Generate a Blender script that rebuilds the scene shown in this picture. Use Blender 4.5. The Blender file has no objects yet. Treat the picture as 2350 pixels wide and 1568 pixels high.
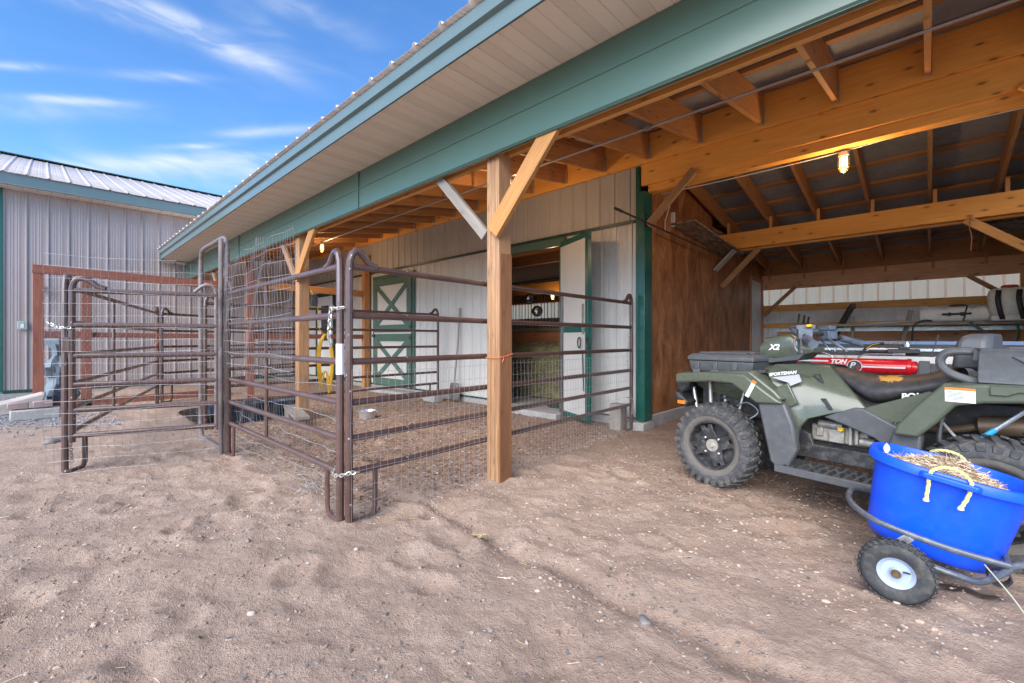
import bpy, bmesh, math, random
import numpy as np
from mathutils import Vector, Matrix
random.seed(7); np.random.seed(7)
S = bpy.context.scene
COL = S.collection
R = math.radians
V = Vector

# ------------------------------------------------------------ camera
F = 1012.0; CX = 1174.5; CY = 778.0; H = 1.15
cam = bpy.data.cameras.new('camera'); co = bpy.data.objects.new('camera', cam); COL.objects.link(co)
co.location = (0, 0, H); co.rotation_euler = (R(90), 0, R(43.3))
cam.sensor_width = 36; cam.lens = 36*F/2349; cam.clip_end = 2000; cam.clip_start = 0.02
cam.shift_y = -(784-CY)/2349
S.camera = co
# ------------------------------------------------------------ sky, sun, exposure
SUN_EL, SUN_AZ = 36.0, 286.0          # azimuth of the sun, degrees counter-clockwise from +X
w = bpy.data.worlds.new('World'); S.world = w; w.use_nodes = True
def world():
    nt = w.node_tree; N = nt.nodes; L = nt.links; N.clear()
    out = N.new('ShaderNodeOutputWorld'); bg = N.new('ShaderNodeBackground'); bg.inputs[1].default_value = 0.15
    sky = N.new('ShaderNodeTexSky'); sky.sky_type = 'NISHITA'; sky.sun_disc = False
    sky.sun_elevation = R(SUN_EL); sky.sun_rotation = R(90-SUN_AZ); sky.altitude = 1800; sky.air_density = 1.0; sky.dust_density = 0.3; sky.ozone_density = 5.0
    tc = N.new('ShaderNodeTexCoord')
    # cirrus: long thin streaks laid out by direction on the sky
    mp = N.new('ShaderNodeMapping'); mp.inputs['Rotation'].default_value = (R(12), R(-8), R(43)); mp.inputs['Scale'].default_value = (2.2, 5, 16)
    L.new(tc.outputs['Generated'], mp.inputs[0])
    nz = N.new('ShaderNodeTexNoise'); nz.inputs['Scale'].default_value = 1.6; nz.inputs['Detail'].default_value = 7; nz.inputs['Distortion'].default_value = .7
    L.new(mp.outputs[0], nz.inputs[0])
    rp = N.new('ShaderNodeMapRange'); rp.inputs[1].default_value = .36; rp.inputs[2].default_value = .72
    L.new(nz.outputs[0], rp.inputs[0])
    f3 = V((-math.sin(R(43.3)), math.cos(R(43.3)), 0)); r3 = V((math.cos(R(43.3)), math.sin(R(43.3)), 0))
    total = None
    def M(op, a, b=None):
        m = N.new('ShaderNodeMath'); m.operation = op
        for i, q in enumerate((a, b)):
            if q is None: continue
            if isinstance(q, (int, float)): m.inputs[i].default_value = q
            else: L.new(q, m.inputs[i])
        return m.outputs[0]
    for (x, y, ln, wd, ang, amp) in [(470, 85, .11, .016, 27, .75), (330, 20, .16, .012, 20, .35), (180, 231, .06, .006, 4, .8), (350, 175, .06, .007, 3, .5), (30, 152, .04, .005, 3, .6),
                                     (640, 300, .10, .008, -4, .6), (470, 365, .13, .012, -3, .6), (560, 395, .22, .015, 3, .45), (680, 20, .10, .018, 24, .35), (250, 30, .09, .012, 22, .4),
                                     (100, 255, .09, .012, 3, .25), (455, 335, .045, .005, -2, .7), (250, 395, .22, .02, 8, .25), (600, 60, .05, .02, 30, .3)]:
        d0 = (f3 + (x-CX)/F*r3 + V((0, 0, (CY-y)/F))).normalized()
        e1 = r3 - r3.dot(d0)*d0; e1.normalize(); e2 = d0.cross(e1)
        if e2.z < 0: e2 = -e2
        a = -R(ang); u = e1*math.cos(a)+e2*math.sin(a); v = -e1*math.sin(a)+e2*math.cos(a)
        def dot(vec):
            n = N.new('ShaderNodeVectorMath'); n.operation = 'DOT_PRODUCT'; L.new(tc.outputs['Generated'], n.inputs[0]); n.inputs[1].default_value = vec; return n.outputs['Value']
        p = M('POWER', M('ABSOLUTE', M('MULTIPLY', dot(u), 1/ln)), 2.0); q = M('POWER', M('ABSOLUTE', M('MULTIPLY', dot(v), 1/wd)), 2.0)
        s = M('MULTIPLY', M('EXPONENT', M('MULTIPLY', M('ADD', p, q), -1.0)), amp)
        s = M('MULTIPLY', s, M('GREATER_THAN', dot(d0), 0.0))
        total = s if total is None else M('ADD', total, s)
    base = M('MULTIPLY', M('POWER', rp.outputs[0], 2.2), .05)
    fac = N.new('ShaderNodeClamp'); L.new(M('ADD', M('MULTIPLY', total, M('ADD', M('MULTIPLY', rp.outputs[0], 1.1), .22)), base), fac.inputs[0]); fac.inputs[2].default_value = .85
    mx = N.new('ShaderNodeMix'); mx.data_type = 'RGBA'
    hs = N.new('ShaderNodeHueSaturation'); hs.inputs['Saturation'].default_value = 1.12; hs.inputs['Value'].default_value = 1.25; L.new(sky.outputs[0], hs.inputs['Color'])
    L.new(fac.outputs[0], mx.inputs[0]); L.new(hs.outputs[0], mx.inputs[6]); mx.inputs[7].default_value = (3.9, 4.1, 4.4, 1)
    L.new(mx.outputs[2], bg.inputs[0]); L.new(bg.outputs[0], out.inputs[0])
world()
sd = bpy.data.lights.new('sun', 'SUN'); sd.energy = 4.2; sd.angle = R(60); sd.color = (1, .95, .88)
so = bpy.data.objects.new('sun', sd); COL.objects.link(so)
sdir = V((math.cos(R(SUN_AZ))*math.cos(R(SUN_EL)), math.sin(R(SUN_AZ))*math.cos(R(SUN_EL)), math.sin(R(SUN_EL))))
so.rotation_euler = sdir.to_track_quat('Z', 'Y').to_euler(); so.location = (0, -5, 20)
S.view_settings.view_transform = 'Standard'; S.view_settings.look = 'None'; S.view_settings.gamma = 1; S.view_settings.exposure = 0.84
S.render.engine = 'CYCLES'

# ------------------------------------------------------------ materials
MATS = {}
def nodes(name):
    m = bpy.data.materials.new(name); m.use_nodes = True; nt = m.node_tree
    b = nt.nodes['Principled BSDF']; return m, nt.nodes, nt.links, b
def ramp(N, L, src, stops):
    r = N.new('ShaderNodeValToRGB'); e = r.color_ramp.elements
    while len(e) < len(stops): e.new(.5)
    for el, (p, c) in zip(e, stops): el.position = p; el.color = (*c, 1) if len(c) == 3 else c
    L.new(src, r.inputs[0]); return r.outputs[0]
def noise(N, L, vec, scale, detail=5, rough=.55, dist=0):
    n = N.new('ShaderNodeTexNoise'); n.inputs['Scale'].default_value = scale; n.inputs['Detail'].default_value = detail
    n.inputs['Roughness'].default_value = rough; n.inputs['Distortion'].default_value = dist
    if vec is not None: L.new(vec, n.inputs[0])
    return n.outputs[0]
def mixc(N, L, fac, a, b, mode='MIX'):
    m = N.new('ShaderNodeMix'); m.data_type = 'RGBA'; m.blend_type = mode
    for i, q in ((0, fac), (6, a), (7, b)):
        if isinstance(q, (int, float)): m.inputs[i].default_value = q
        elif isinstance(q, tuple): m.inputs[i].default_value = (*q, 1)
        else: L.new(q, m.inputs[i])
    return m.outputs[2]
def bump(N, L, h, strength, dist, b):
    n = N.new('ShaderNodeBump'); n.inputs['Strength'].default_value = strength; n.inputs['Distance'].default_value = dist
    L.new(h, n.inputs['Height']); L.new(n.outputs[0], b.inputs['Normal']); return n
def coords(N, L, kind='Object', scale=(1, 1, 1)):
    t = N.new('ShaderNodeTexCoord'); m = N.new('ShaderNodeMapping'); m.inputs['Scale'].default_value = scale
    L.new(t.outputs[kind], m.inputs[0]); return m.outputs[0]
def c3(c, k): return tuple(min(1, x*k) for x in c)

def mat(name, col, rough=.5, metal=0, dirt=.25, dirtcol=(.30, .25, .20), var=.12, bscale=60, bstr=.08, coat=0, specks=0, streak=False):
    """painted, plastic or metal surface with tonal variation, dust and fine roughness"""
    if name in MATS: return MATS[name]
    m, N, L, b = nodes(name)
    v = coords(N, L, 'Object', (1, 1, .25) if streak else (1, 1, 1))
    n1 = noise(N, L, v, 3.5, 6); n2 = noise(N, L, v, 22, 6, .65)
    base = ramp(N, L, n1, [(.3, c3(col, 1-var)), (.7, c3(col, 1+var))])
    mask = ramp(N, L, n2, [(.48, (0, 0, 0)), (.72, (dirt, dirt, dirt))])
    out = mixc(N, L, mask, base, dirtcol)
    if specks:
        vo = N.new('ShaderNodeTexVoronoi'); vo.inputs['Scale'].default_value = 14; L.new(coords(N, L), vo.inputs[0])
        sp = ramp(N, L, vo.outputs['Distance'], [(.0, (specks,)*3), (.07, (specks,)*3), (.10, (0, 0, 0))])
        vc = ramp(N, L, vo.outputs['Color'], [(.62, (0, 0, 0)), (.66, (1, 1, 1))])
        out = mixc(N, L, mixc(N, L, 1.0, sp, vc, 'MULTIPLY'), out, (.62, .62, .62))
    L.new(out, b.inputs['Base Color'])
    rr = N.new('ShaderNodeMapRange'); rr.inputs[3].default_value = max(0, rough-.12); rr.inputs[4].default_value = min(1, rough+.15); L.new(n2, rr.inputs[0]); L.new(rr.outputs[0], b.inputs['Roughness'])
    b.inputs['Metallic'].default_value = metal; b.inputs['Coat Weight'].default_value = coat
    if bstr: bump(N, L, noise(N, L, coords(N, L), bscale, 4), bstr, .01, b)
    MATS[name] = m; return m
def wood(name, light, dark, knots=.6, rough=.6, weather=0, fine=1.0):
    """sawn lumber, grain along U of the UV map"""
    if name in MATS: return MATS[name]
    m, N, L, b = nodes(name)
    uv = N.new('ShaderNodeUVMap')
    def mp(sc, loc=(0, 0, 0)):
        q = N.new('ShaderNodeMapping'); q.inputs['Scale'].default_value = sc; q.inputs['Location'].default_value = loc; L.new(uv.outputs[0], q.inputs[0]); return q.outputs[0]
    kv = mp((2.6, 6.5, 1)); kn = N.new('ShaderNodeTexVoronoi'); kn.voronoi_dimensions = '2D'; kn.inputs['Scale'].default_value = 1; L.new(kv, kn.inputs[0])
    kmask = ramp(N, L, kn.outputs['Distance'], [(0, (1, 1, 1)), (.045, (1, 1, 1)), (.075, (.30, .30, .30)), (.16, (0, 0, 0))])
    pick = ramp(N, L, kn.outputs['Color'], [(.40, (0, 0, 0)), (.46, (1, 1, 1))])
    kk = mixc(N, L, 1.0, kmask, pick, 'MULTIPLY')
    gv = mp((1.6, 26*fine, 1)); g1 = noise(N, L, gv, 1.6, 6, .6, 1.3)
    g2 = noise(N, L, mp((4, 150, 1)), 1.0, 3)
    g = mixc(N, L, .35, g1, g2)
    base = ramp(N, L, g, [(.33, dark), (.5, tuple((a+c)/2 for a, c in zip(light, dark))), (.64, light)])
    big = noise(N, L, mp((.7, 3, 1), (3, 5, 0)), 1.0, 3)
    base = mixc(N, L, ramp(N, L, big, [(.42, (0, 0, 0)), (.7, (.5, .5, .5))]), base, c3(dark, .8))
    if weather: base = mixc(N, L, ramp(N, L, noise(N, L, mp((1.2, 9, 1), (7, 2, 0)), 1.6, 5), [(.4, (0, 0, 0)), (.62, (weather,)*3)]), base, (.24, .22, .2))
    if knots: base = mixc(N, L, mixc(N, L, knots, (0., 0., 0.), kk), base, c3(dark, .28))
    L.new(base, b.inputs['Base Color']); b.inputs['Roughness'].default_value = rough
    bump(N, L, g, .25, .004, b)
    MATS[name] = m; return m
def emis(name, col, strength):
    if name in MATS: return MATS[name]
    m, N, L, b = nodes(name); b.inputs['Emission Color'].default_value = (*col, 1); b.inputs['Emission Strength'].default_value = strength; b.inputs['Base Color'].default_value = (*col, 1)
    MATS[name] = m; return m
WH = wood('orange_fir', (.80, .43, .13), (.60, .265, .065))
WHH = wood('lit_header_fir', (.98, .50, .11), (.82, .34, .06), knots=.85)  # brighter copy of the fir, sky and lamp glow put into its colour
WB = wood('brace_fir', (.56, .28, .09), (.38, .16, .04), knots=.6)
WJ = wood('brown_fir', (.58, .29, .11), (.38, .16, .055))
WP = wood('post_lumber', (.52, .31, .15), (.27, .12, .05), knots=.4, weather=.12)
WPALE = wood('pale_lumber', (.60, .44, .28), (.42, .28, .16), knots=.35, weather=.2)
WGREY = wood('weathered_lumber', (.42, .37, .31), (.2, .165, .13), knots=.4, weather=.6)
WRED = wood('redwood_stained', (.34, .115, .06), (.17, .05, .03), knots=.25, weather=.08)
WPINK = wood('rough_board', (.56, .31, .20), (.38, .18, .10), knots=.9)
GREEN = mat('green_trim', (.078, .142, .112), .26, dirt=.04, dirtcol=(.12, .2, .17), var=.03, bscale=1.2, bstr=.03)
GREENP = mat('green_gloss', (.012, .095, .072), .22, dirt=.12, dirtcol=(.15, .25, .2), var=.15, bscale=3, bstr=.04)
GREENL = mat('sky_sheen_fascia', (.115, .165, .168), .2, dirt=.05, dirtcol=(.12, .2, .2), var=.04, bscale=1.5, bstr=.02)  # green trim paled toward blue, sky reflection painted into the colour
DARKG = mat('dark_green_trim', (.01, .045, .035), .4)
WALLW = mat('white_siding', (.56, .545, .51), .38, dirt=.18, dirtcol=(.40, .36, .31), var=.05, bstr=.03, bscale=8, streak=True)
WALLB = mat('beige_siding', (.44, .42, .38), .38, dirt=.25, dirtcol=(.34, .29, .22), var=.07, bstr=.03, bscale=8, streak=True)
WALLM = mat('mauve_siding', (.365, .305, .29), .36, dirt=.2, dirtcol=(.26, .22, .22), var=.06, bstr=.03, bscale=8, streak=True)
ROOFL = mat('pale_roof_metal', (.54, .485, .46), .42, metal=.1, dirt=.2, dirtcol=(.36, .3, .28), streak=True)
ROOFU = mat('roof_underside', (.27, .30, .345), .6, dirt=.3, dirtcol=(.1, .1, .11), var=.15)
SOFFIT = mat('soffit_panel', (.76, .67, .57), .55, dirt=.1, dirtcol=(.5, .42, .35), var=.04, bstr=0)
PIPE = mat('brown_pipe', (.088, .046, .038), .34, dirt=.25, dirtcol=(.17, .13, .11), var=.2, bscale=40, bstr=.06, coat=.3, specks=.5)
PIPEG = mat('worn_grey_pipe', (.16, .125, .115), .34, dirt=.45, dirtcol=(.32, .28, .26), var=.25, coat=.2, specks=.8)
WIRE = mat('galvanised_wire', (.33, .32, .32), .55, metal=.3, dirt=.3, dirtcol=(.2, .17, .15), bstr=0)
WIRED = mat('rusty_thin_wire', (.28, .26, .25), .5, metal=.4, dirt=.3, bstr=0)
GALV = mat('galvanised_steel', (.50, .51, .52), .38, metal=.7, dirt=.35, dirtcol=(.3, .29, .28), var=.15)
CHROME = mat('bright_chain', (.62, .62, .56), .28, metal=.8, dirt=.2, bstr=0)
CONC = mat('concrete', (.36, .345, .325), .85, dirt=.5, dirtcol=(.24, .19, .15), var=.15, bscale=40, bstr=.4)
PAVER = mat('pinkish_paver', (.30, .22, .21), .9, dirt=.5, var=.2, bscale=50, bstr=.5)
ROCK = mat('river_stone', (.155, .15, .145), .65, dirt=.5, var=.25, bscale=30, bstr=.3)
ROCKP = mat('pale_sandstone', (.42, .37, .33), .85, dirt=.4, var=.2, bscale=20, bstr=.5)
BLACK = mat('black_plastic', (.028, .028, .030), .5, dirt=.55, dirtcol=(.17, .155, .14), var=.3, bscale=120, bstr=.12)
GREYP = mat('dusty_grey_plastic', (.088, .091, .096), .45, dirt=.35, dirtcol=(.17, .165, .16), var=.12, bscale=150, bstr=.12)
RUBBER = mat('dusty_rubber', (.052, .053, .055), .70, dirt=.6, dirtcol=(.19, .17, .15), var=.2, bscale=60, bstr=.25)
RUBC = mat('clean_rubber', (.035, .037, .04), .7, dirt=.45, dirtcol=(.2, .17, .13), var=.2, bscale=60, bstr=.25)
OLIVE = mat('olive_plastic', (.088, .102, .070), .28, dirt=.22, dirtcol=(.15, .15, .125), var=.06, bscale=80, bstr=.04, coat=.3)
ENG = mat('cast_aluminium', (.48, .45, .40), .45, metal=.5, dirt=.7, dirtcol=(.22, .17, .12), var=.2, bscale=30, bstr=.3)
SILV = mat('aluminium', (.66, .67, .69), .25, metal=.8, dirt=.04, bstr=.02)
WHT = mat('white_plastic', (.72, .71, .68), .5, dirt=.2, dirtcol=(.5, .46, .4), var=.05)
POLY = mat('milky_polyethylene', (.80, .79, .74), .45, dirt=.3, dirtcol=(.4, .36, .3), var=.06)
RED = mat('red_enamel', (.62, .012, .022), .28, dirt=.12, dirtcol=(.3, .05, .04), var=.06, coat=.4)
BLUE = mat('blue_polyethylene', (.002, .085, .82), .40, dirt=.06, dirtcol=(.12, .22, .75), var=.02, bscale=100, bstr=.03)
RIMW = mat('pale_blue_rim', (.34, .41, .54), .42, dirt=.3, dirtcol=(.35, .32, .3), var=.05)
ROPE = mat('yellow_rope', (.66, .60, .24), .75, dirt=.4, dirtcol=(.5, .42, .2), var=.15)
CORD = mat('yellow_cord', (.78, .46, .02), .45, dirt=.2, var=.1)
ORNG = mat('orange_plastic', (.85, .20, .01), .4, dirt=.1)
TWINE = mat('orange_twine', (.85, .16, .05), .7, dirt=.1)
TARP = mat('black_rubber_pan', (.03, .035, .042), .45, dirt=.6, dirtcol=(.2, .18, .16))
BLUEP = mat('blue_pan', (.02, .10, .20), .5, dirt=.5)
RUST = mat('rust', (.26, .085, .035), .9, dirt=.5, dirtcol=(.1, .04, .02), var=.35, bscale=30, bstr=.6)
DARK = mat('dark_steel', (.05, .048, .048), .5, metal=.4, dirt=.5, dirtcol=(.15, .12, .1))
FRAME = mat('blue_grey_frame', (.085, .10, .125), .42, metal=.2, dirt=.7, dirtcol=(.24, .22, .21), var=.2, coat=.2)
LABEL = mat('pale_sticker', (.70, .74, .80), .5, dirt=.35, dirtcol=(.4, .42, .5))
CREAM = mat('lettering_white', (.75, .75, .70), .5, dirt=.2)
for m_ in (GREEN, GREENL, GREENP):
    b_ = m_.node_tree.nodes['Principled BSDF']
    for l_ in list(b_.inputs['Roughness'].links)+list(b_.inputs['Normal'].links): m_.node_tree.links.remove(l_)
    b_.inputs['Roughness'].default_value = .27
def plywood():
    m, N, L, b = nodes('brown_plywood')
    g = noise(N, L, coords(N, L, 'Object', (2.4, 2.4, 1.3)), 1.8, 7, .65, .6)
    t = noise(N, L, coords(N, L, 'Object', (30, 30, 5)), 2.5, 3)
    c = ramp(N, L, g, [(.34, (.16, .055, .020)), (.52, (.31, .125, .045)), (.68, (.45, .22, .10))])
    c = mixc(N, L, ramp(N, L, t, [(.60, (0, 0, 0)), (.74, (.5, .5, .5))]), c, (.50, .28, .13))
    L.new(c, b.inputs['Base Color']); b.inputs['Roughness'].default_value = .5; bump(N, L, g, .2, .01, b); return m
PLY = plywood()
def osb():
    m, N, L, b = nodes('strand_board')
    vo = N.new('ShaderNodeTexVoronoi'); vo.inputs['Scale'].default_value = 26; L.new(coords(N, L, 'Object', (1, .35, 1)), vo.inputs[0])
    L.new(ramp(N, L, vo.outputs['Color'], [(.1, (.13, .09, .06)), (.6, (.27, .2, .14)), (.95, (.42, .34, .25))]), b.inputs['Base Color']); b.inputs['Roughness'].default_value = .8; return m
OSB = osb()
def translucent():
    m, N, L, b = nodes('yellowed_fibreglass'); out = N['Material Output']
    col = ramp(N, L, noise(N, L, coords(N, L, 'Object', (3, 3, .6)), 4, 6), [(.3, (1, .63, .36)), (.7, (1, .73, .46))])
    L.new(col, b.inputs['Base Color']); b.inputs['Roughness'].default_value = .5
    t = N.new('ShaderNodeBsdfTranslucent'); L.new(col, t.inputs[0]); mx = N.new('ShaderNodeMixShader'); mx.inputs[0].default_value = .93
    L.new(b.outputs[0], mx.inputs[1]); L.new(t.outputs[0], mx.inputs[2]); L.new(mx.outputs[0], out.inputs[0]); return m
FIBRE = translucent()
def island(name, stops, rough=.8, noisemix=0):
    m, N, L, b = nodes(name); g = N.new('ShaderNodeNewGeometry')
    c = ramp(N, L, g.outputs['Random Per Island'], stops)
    if noisemix: c = mixc(N, L, ramp(N, L, noise(N, L, coords(N, L), 60, 3), [(.4, (0, 0, 0)), (.7, (noisemix,)*3)]), c, (.3, .22, .17))
    L.new(c, b.inputs['Base Color']); b.inputs['Roughness'].default_value = rough; return m
PEB = island('mixed_pebbles', [(0, (.10, .095, .09)), (.25, (.17, .155, .15)), (.45, (.28, .21, .17)), (.7, (.33, .25, .2)), (.85, (.21, .13, .09)), (.95, (.40, .35, .30)), (1, (.52, .49, .45))], .7, .5)
CLOD = island('earth_clods', [(0, (.25, .18, .14)), (.35, (.36, .27, .21)), (.8, (.46, .345, .275)), (1, (.53, .42, .345))], .95)
CHIP = island('bark_chips', [(0, (.10, .055, .035)), (.4, (.22, .13, .085)), (.7, (.36, .24, .16)), (1, (.5, .4, .3))])
STRAW = island('straw', [(0, (.22, .14, .08)), (.4, (.40, .28, .17)), (.75, (.54, .42, .27)), (1, (.74, .65, .48))], .65)
GRAV = island('grey_gravel', [(0, (.09, .095, .105)), (.5, (.21, .215, .23)), (.85, (.33, .335, .35)), (1, (.46, .46, .47))], .8)
LEAF = island('tiny_weeds', [(0, (.05, .09, .025)), (1, (.09, .13, .05))], .6)
HAYM = island('green_hay', [(0, (.09, .07, .03)), (.5, (.18, .145, .07)), (1, (.32, .26, .14))], .8)
TWIGM = island('grey_twigs', [(0, (.07, .06, .055)), (.6, (.16, .14, .13)), (1, (.32, .3, .28))], .8)
def dirtmat():
    m, N, L, b = nodes('sandy_dirt')
    v = coords(N, L)
    big = noise(N, L, v, .55, 5, .6); mid = noise(N, L, v, 3.2, 6, .62, .4); fine = noise(N, L, v, 28, 6, .7); grit = noise(N, L, v, 170, 3, .7)
    c = ramp(N, L, mid, [(.30, (.315, .222, .168)), (.5, (.435, .308, .232)), (.68, (.515, .385, .298))])
    c = mixc(N, L, ramp(N, L, big, [(.45, (0, 0, 0)), (.68, (.55, .55, .55))]), c, (.38, .275, .215))
    c = mixc(N, L, ramp(N, L, fine, [(.42, (.38, .38, .38)), (.58, (0, 0, 0))]), c, (.27, .19, .145))
    c = mixc(N, L, ramp(N, L, grit, [(.60, (0, 0, 0)), (.72, (.45, .45, .45))]), c, (.62, .52, .44))
    c = mixc(N, L, ramp(N, L, grit, [(.28, (.45, .45, .45)), (.38, (0, 0, 0))]), c, (.12, .075, .055))
    # bark-brown footing inside the pen, same brown under the four-wheeler, a damp patch near the cart
    at = N.new('ShaderNodeAttribute'); at.attribute_name = 'ground_tint'
    sp = N.new('ShaderNodeSeparateColor'); L.new(at.outputs['Color'], sp.inputs[0])
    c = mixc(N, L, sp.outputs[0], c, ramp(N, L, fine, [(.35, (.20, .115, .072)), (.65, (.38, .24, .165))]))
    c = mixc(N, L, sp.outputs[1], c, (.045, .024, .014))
    c = mixc(N, L, sp.outputs[2], c, ramp(N, L, grit, [(.3, (.12, .12, .13)), (.7, (.33, .33, .35))]))
    L.new(c, b.inputs['Base Color']); b.inputs['Roughness'].default_value = .95
    h = N.new('ShaderNodeMath'); h.operation = 'MULTIPLY_ADD'; L.new(fine, h.inputs[0]); h.inputs[1].default_value = 2.4; L.new(grit, h.inputs[2])
    bump(N, L, h.outputs[0], .85, .012, b); return m
DIRT = dirtmat()

# ------------------------------------------------------------ mesh helpers
class MB:
    def __init__(s): s.v = []; s.f = []; s.uv = {}
    def add(s, vs, fs, uvs=None):
        o = len(s.v); s.v += [tuple(p) for p in vs]
        for i, f in enumerate(fs):
            if uvs: s.uv[len(s.f)] = uvs[i]
            s.f.append(tuple(o+k for k in f))
    def box(s, c, size, M=None):
        c = V(c); vs = []
        for dx in (-.5, .5):
            for dy in (-.5, .5):
                for dz in (-.5, .5):
                    q = V((dx*size[0], dy*size[1], dz*size[2]))
                    if M: q = M @ q
                    vs.append(c+q)
        s.add(vs, [(0, 1, 3, 2), (4, 6, 7, 5), (0, 4, 5, 1), (2, 3, 7, 6), (0, 2, 6, 4), (1, 5, 7, 3)]); return s
    def bb(s, a, b): return s.box([(a[i]+b[i])/2 for i in range(3)], [abs(b[i]-a[i]) for i in range(3)])
    def beam(s, p0, p1, w_, h, up=(0, 0, 1), vert=False):
        """sawn member p0 to p1 (centre line), w_ across, h along up; UV grain along the length"""
        p0 = V(p0); p1 = V(p1); d = p1-p0; L = d.length; d.normalize(); up = V(up)
        if abs(d.dot(up)) > .98: up = V((0, 1, 0))
        sd_ = d.cross(up).normalized(); u = sd_.cross(d).normalized()
        if vert:                                          # ends cut plumb
            pass
        c = [(-1, -1), (1, -1), (1, 1), (-1, 1)]; vs = []
        for p in (p0, p1):
            for a, b in c: vs.append(p+sd_*(a*w_/2)+u*(b*h/2))
        fs = []; uv = []; ou = random.uniform(0, 50); ov = random.uniform(0, 50)
        for i in range(4):
            j = (i+1) % 4; wd = w_ if i % 2 == 0 else h; o2 = ov+i*1.7
            fs.append((i, j, 4+j, 4+i)); uv.append([(ou, o2), (ou, o2+wd), (ou+L, o2+wd), (ou+L, o2)])
        fs.append((3, 2, 1, 0)); uv.append([(ou, ov), (ou+.03, ov), (ou+.03, ov+h), (ou, ov+h)])
        fs.append((4, 5, 6, 7)); uv.append([(ou, ov), (ou+.03, ov), (ou+.03, ov+h), (ou, ov+h)])
        s.add(vs, fs, uv); return s
    def tube(s, pts, r, n=8, caps=True, flat=1.0, closed=False):
        pts = [V(p) for p in pts]; k = len(pts)
        rs = r if isinstance(r, (list, tuple)) else [r]*k
        vs = []; ref = None
        for i, p in enumerate(pts):
            if closed: t = pts[(i+1) % k]-pts[i-1]
            else: t = pts[min(i+1, k-1)]-pts[max(i-1, 0)]
            if t.length < 1e-9: t = V((0, 0, 1))
            t.normalize()
            if ref is None: ref = V((0, 0, 1)) if abs(t.z) < .9 else V((1, 0, 0))
            a = (ref - t*ref.dot(t));
            if a.length < 1e-6: a = t.orthogonal()
            a.normalize(); ref = a; b = t.cross(a)
            for j in range(n):
                th = 2*math.pi*j/n; vs.append(p+a*(math.cos(th)*rs[i])+b*(math.sin(th)*rs[i]*flat))
        fs = []
        for i in range(k if closed else k-1):
            i2 = (i+1) % k
            for j in range(n): fs.append((i*n+j, i*n+(j+1) % n, i2*n+(j+1) % n, i2*n+j))
        if caps and not closed: fs.append(tuple(range(n-1, -1, -1))); fs.append(tuple((k-1)*n+j for j in range(n)))
        s.add(vs, fs); return s
    def lathe(s, c, axis, prof, n=32, a0=0, a1=2*math.pi):
        c = V(c); ax = V(axis).normalized(); e1 = ax.orthogonal().normalized()
        if abs(ax.z) < .9: e1 = (V((0, 0, 1))-ax*ax.z).normalized()
        e2 = ax.cross(e1); full = abs(a1-a0-2*math.pi) < 1e-6; m = n if full else n+1; vs = []
        for (t, r) in prof:
            for j in range(m):
                th = a0+(a1-a0)*j/n; vs.append(c+ax*t+(e1*math.cos(th)+e2*math.sin(th))*max(r, 1e-5))
        fs = []
        for i in range(len(prof)-1):
            for j in range(n):
                j2 = (j+1) % m; fs.append((i*m+j, i*m+j2, (i+1)*m+j2, (i+1)*m+j))
        s.add(vs, fs); return s
    def prism(s, poly, a, b, fn):
        """polygon [(p,q)] swept from a to b along the third axis; fn(p,q,t)->xyz"""
        n = len(poly); vs = [fn(p, q, a) for p, q in poly]+[fn(p, q, b) for p, q in poly]
        fs = [tuple(range(n-1, -1, -1)), tuple(range(n, 2*n))]+[(i, (i+1) % n, n+(i+1) % n, n+i) for i in range(n)]
        s.add(vs, fs); return s
    def shell(s, pts):
        """(x, z, halfwidth) outline mirrored about y=0"""
        n = len(pts); vs = [(x, y, z) for x, z, y in pts]+[(x, -y, z) for x, z, y in pts]
        s.add(vs, [tuple(range(n)), tuple(range(2*n-1, n-1, -1))]+[((i+1) % n, i, n+i, n+(i+1) % n) for i in range(n)]); return s
    def grid(s, rows):
        n = len(rows[0]); vs = [p for r_ in rows for p in r_]
        s.add(vs, [(i*n+j, i*n+j+1, (i+1)*n+j+1, (i+1)*n+j) for i in range(len(rows)-1) for j in range(n-1)]); return s
    def loft(s, secs, cap=True):
        n = len(secs[0]); vs = [p for r_ in secs for p in r_]; k = len(secs)
        fs = [(i*n+j, i*n+(j+1) % n, (i+1)*n+(j+1) % n, (i+1)*n+j) for i in range(k-1) for j in range(n)]
        if cap: fs += [tuple(range(n-1, -1, -1)), tuple((k-1)*n+j for j in range(n))]
        s.add(vs, fs); return s
ROOTS = {}
def tag(o, label=None, cat=None, group=None, kind=None):
    if label: o['label'] = label
    if cat: o['category'] = cat
    if group: o['group'] = group
    if kind: o['kind'] = kind
    return o
def thing(name, label, cat, loc=(0, 0, 0), rz=0, group=None):
    o = bpy.data.objects.new(name, None); COL.objects.link(o); o.location = loc; o.rotation_euler = (0, 0, rz); o.empty_display_size = .1
    tag(o, label, cat, group); o_m = Matrix.Translation(V(loc)) @ Matrix.Rotation(rz, 4, 'Z'); ROOTS[o.name] = o_m
    return o
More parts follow.
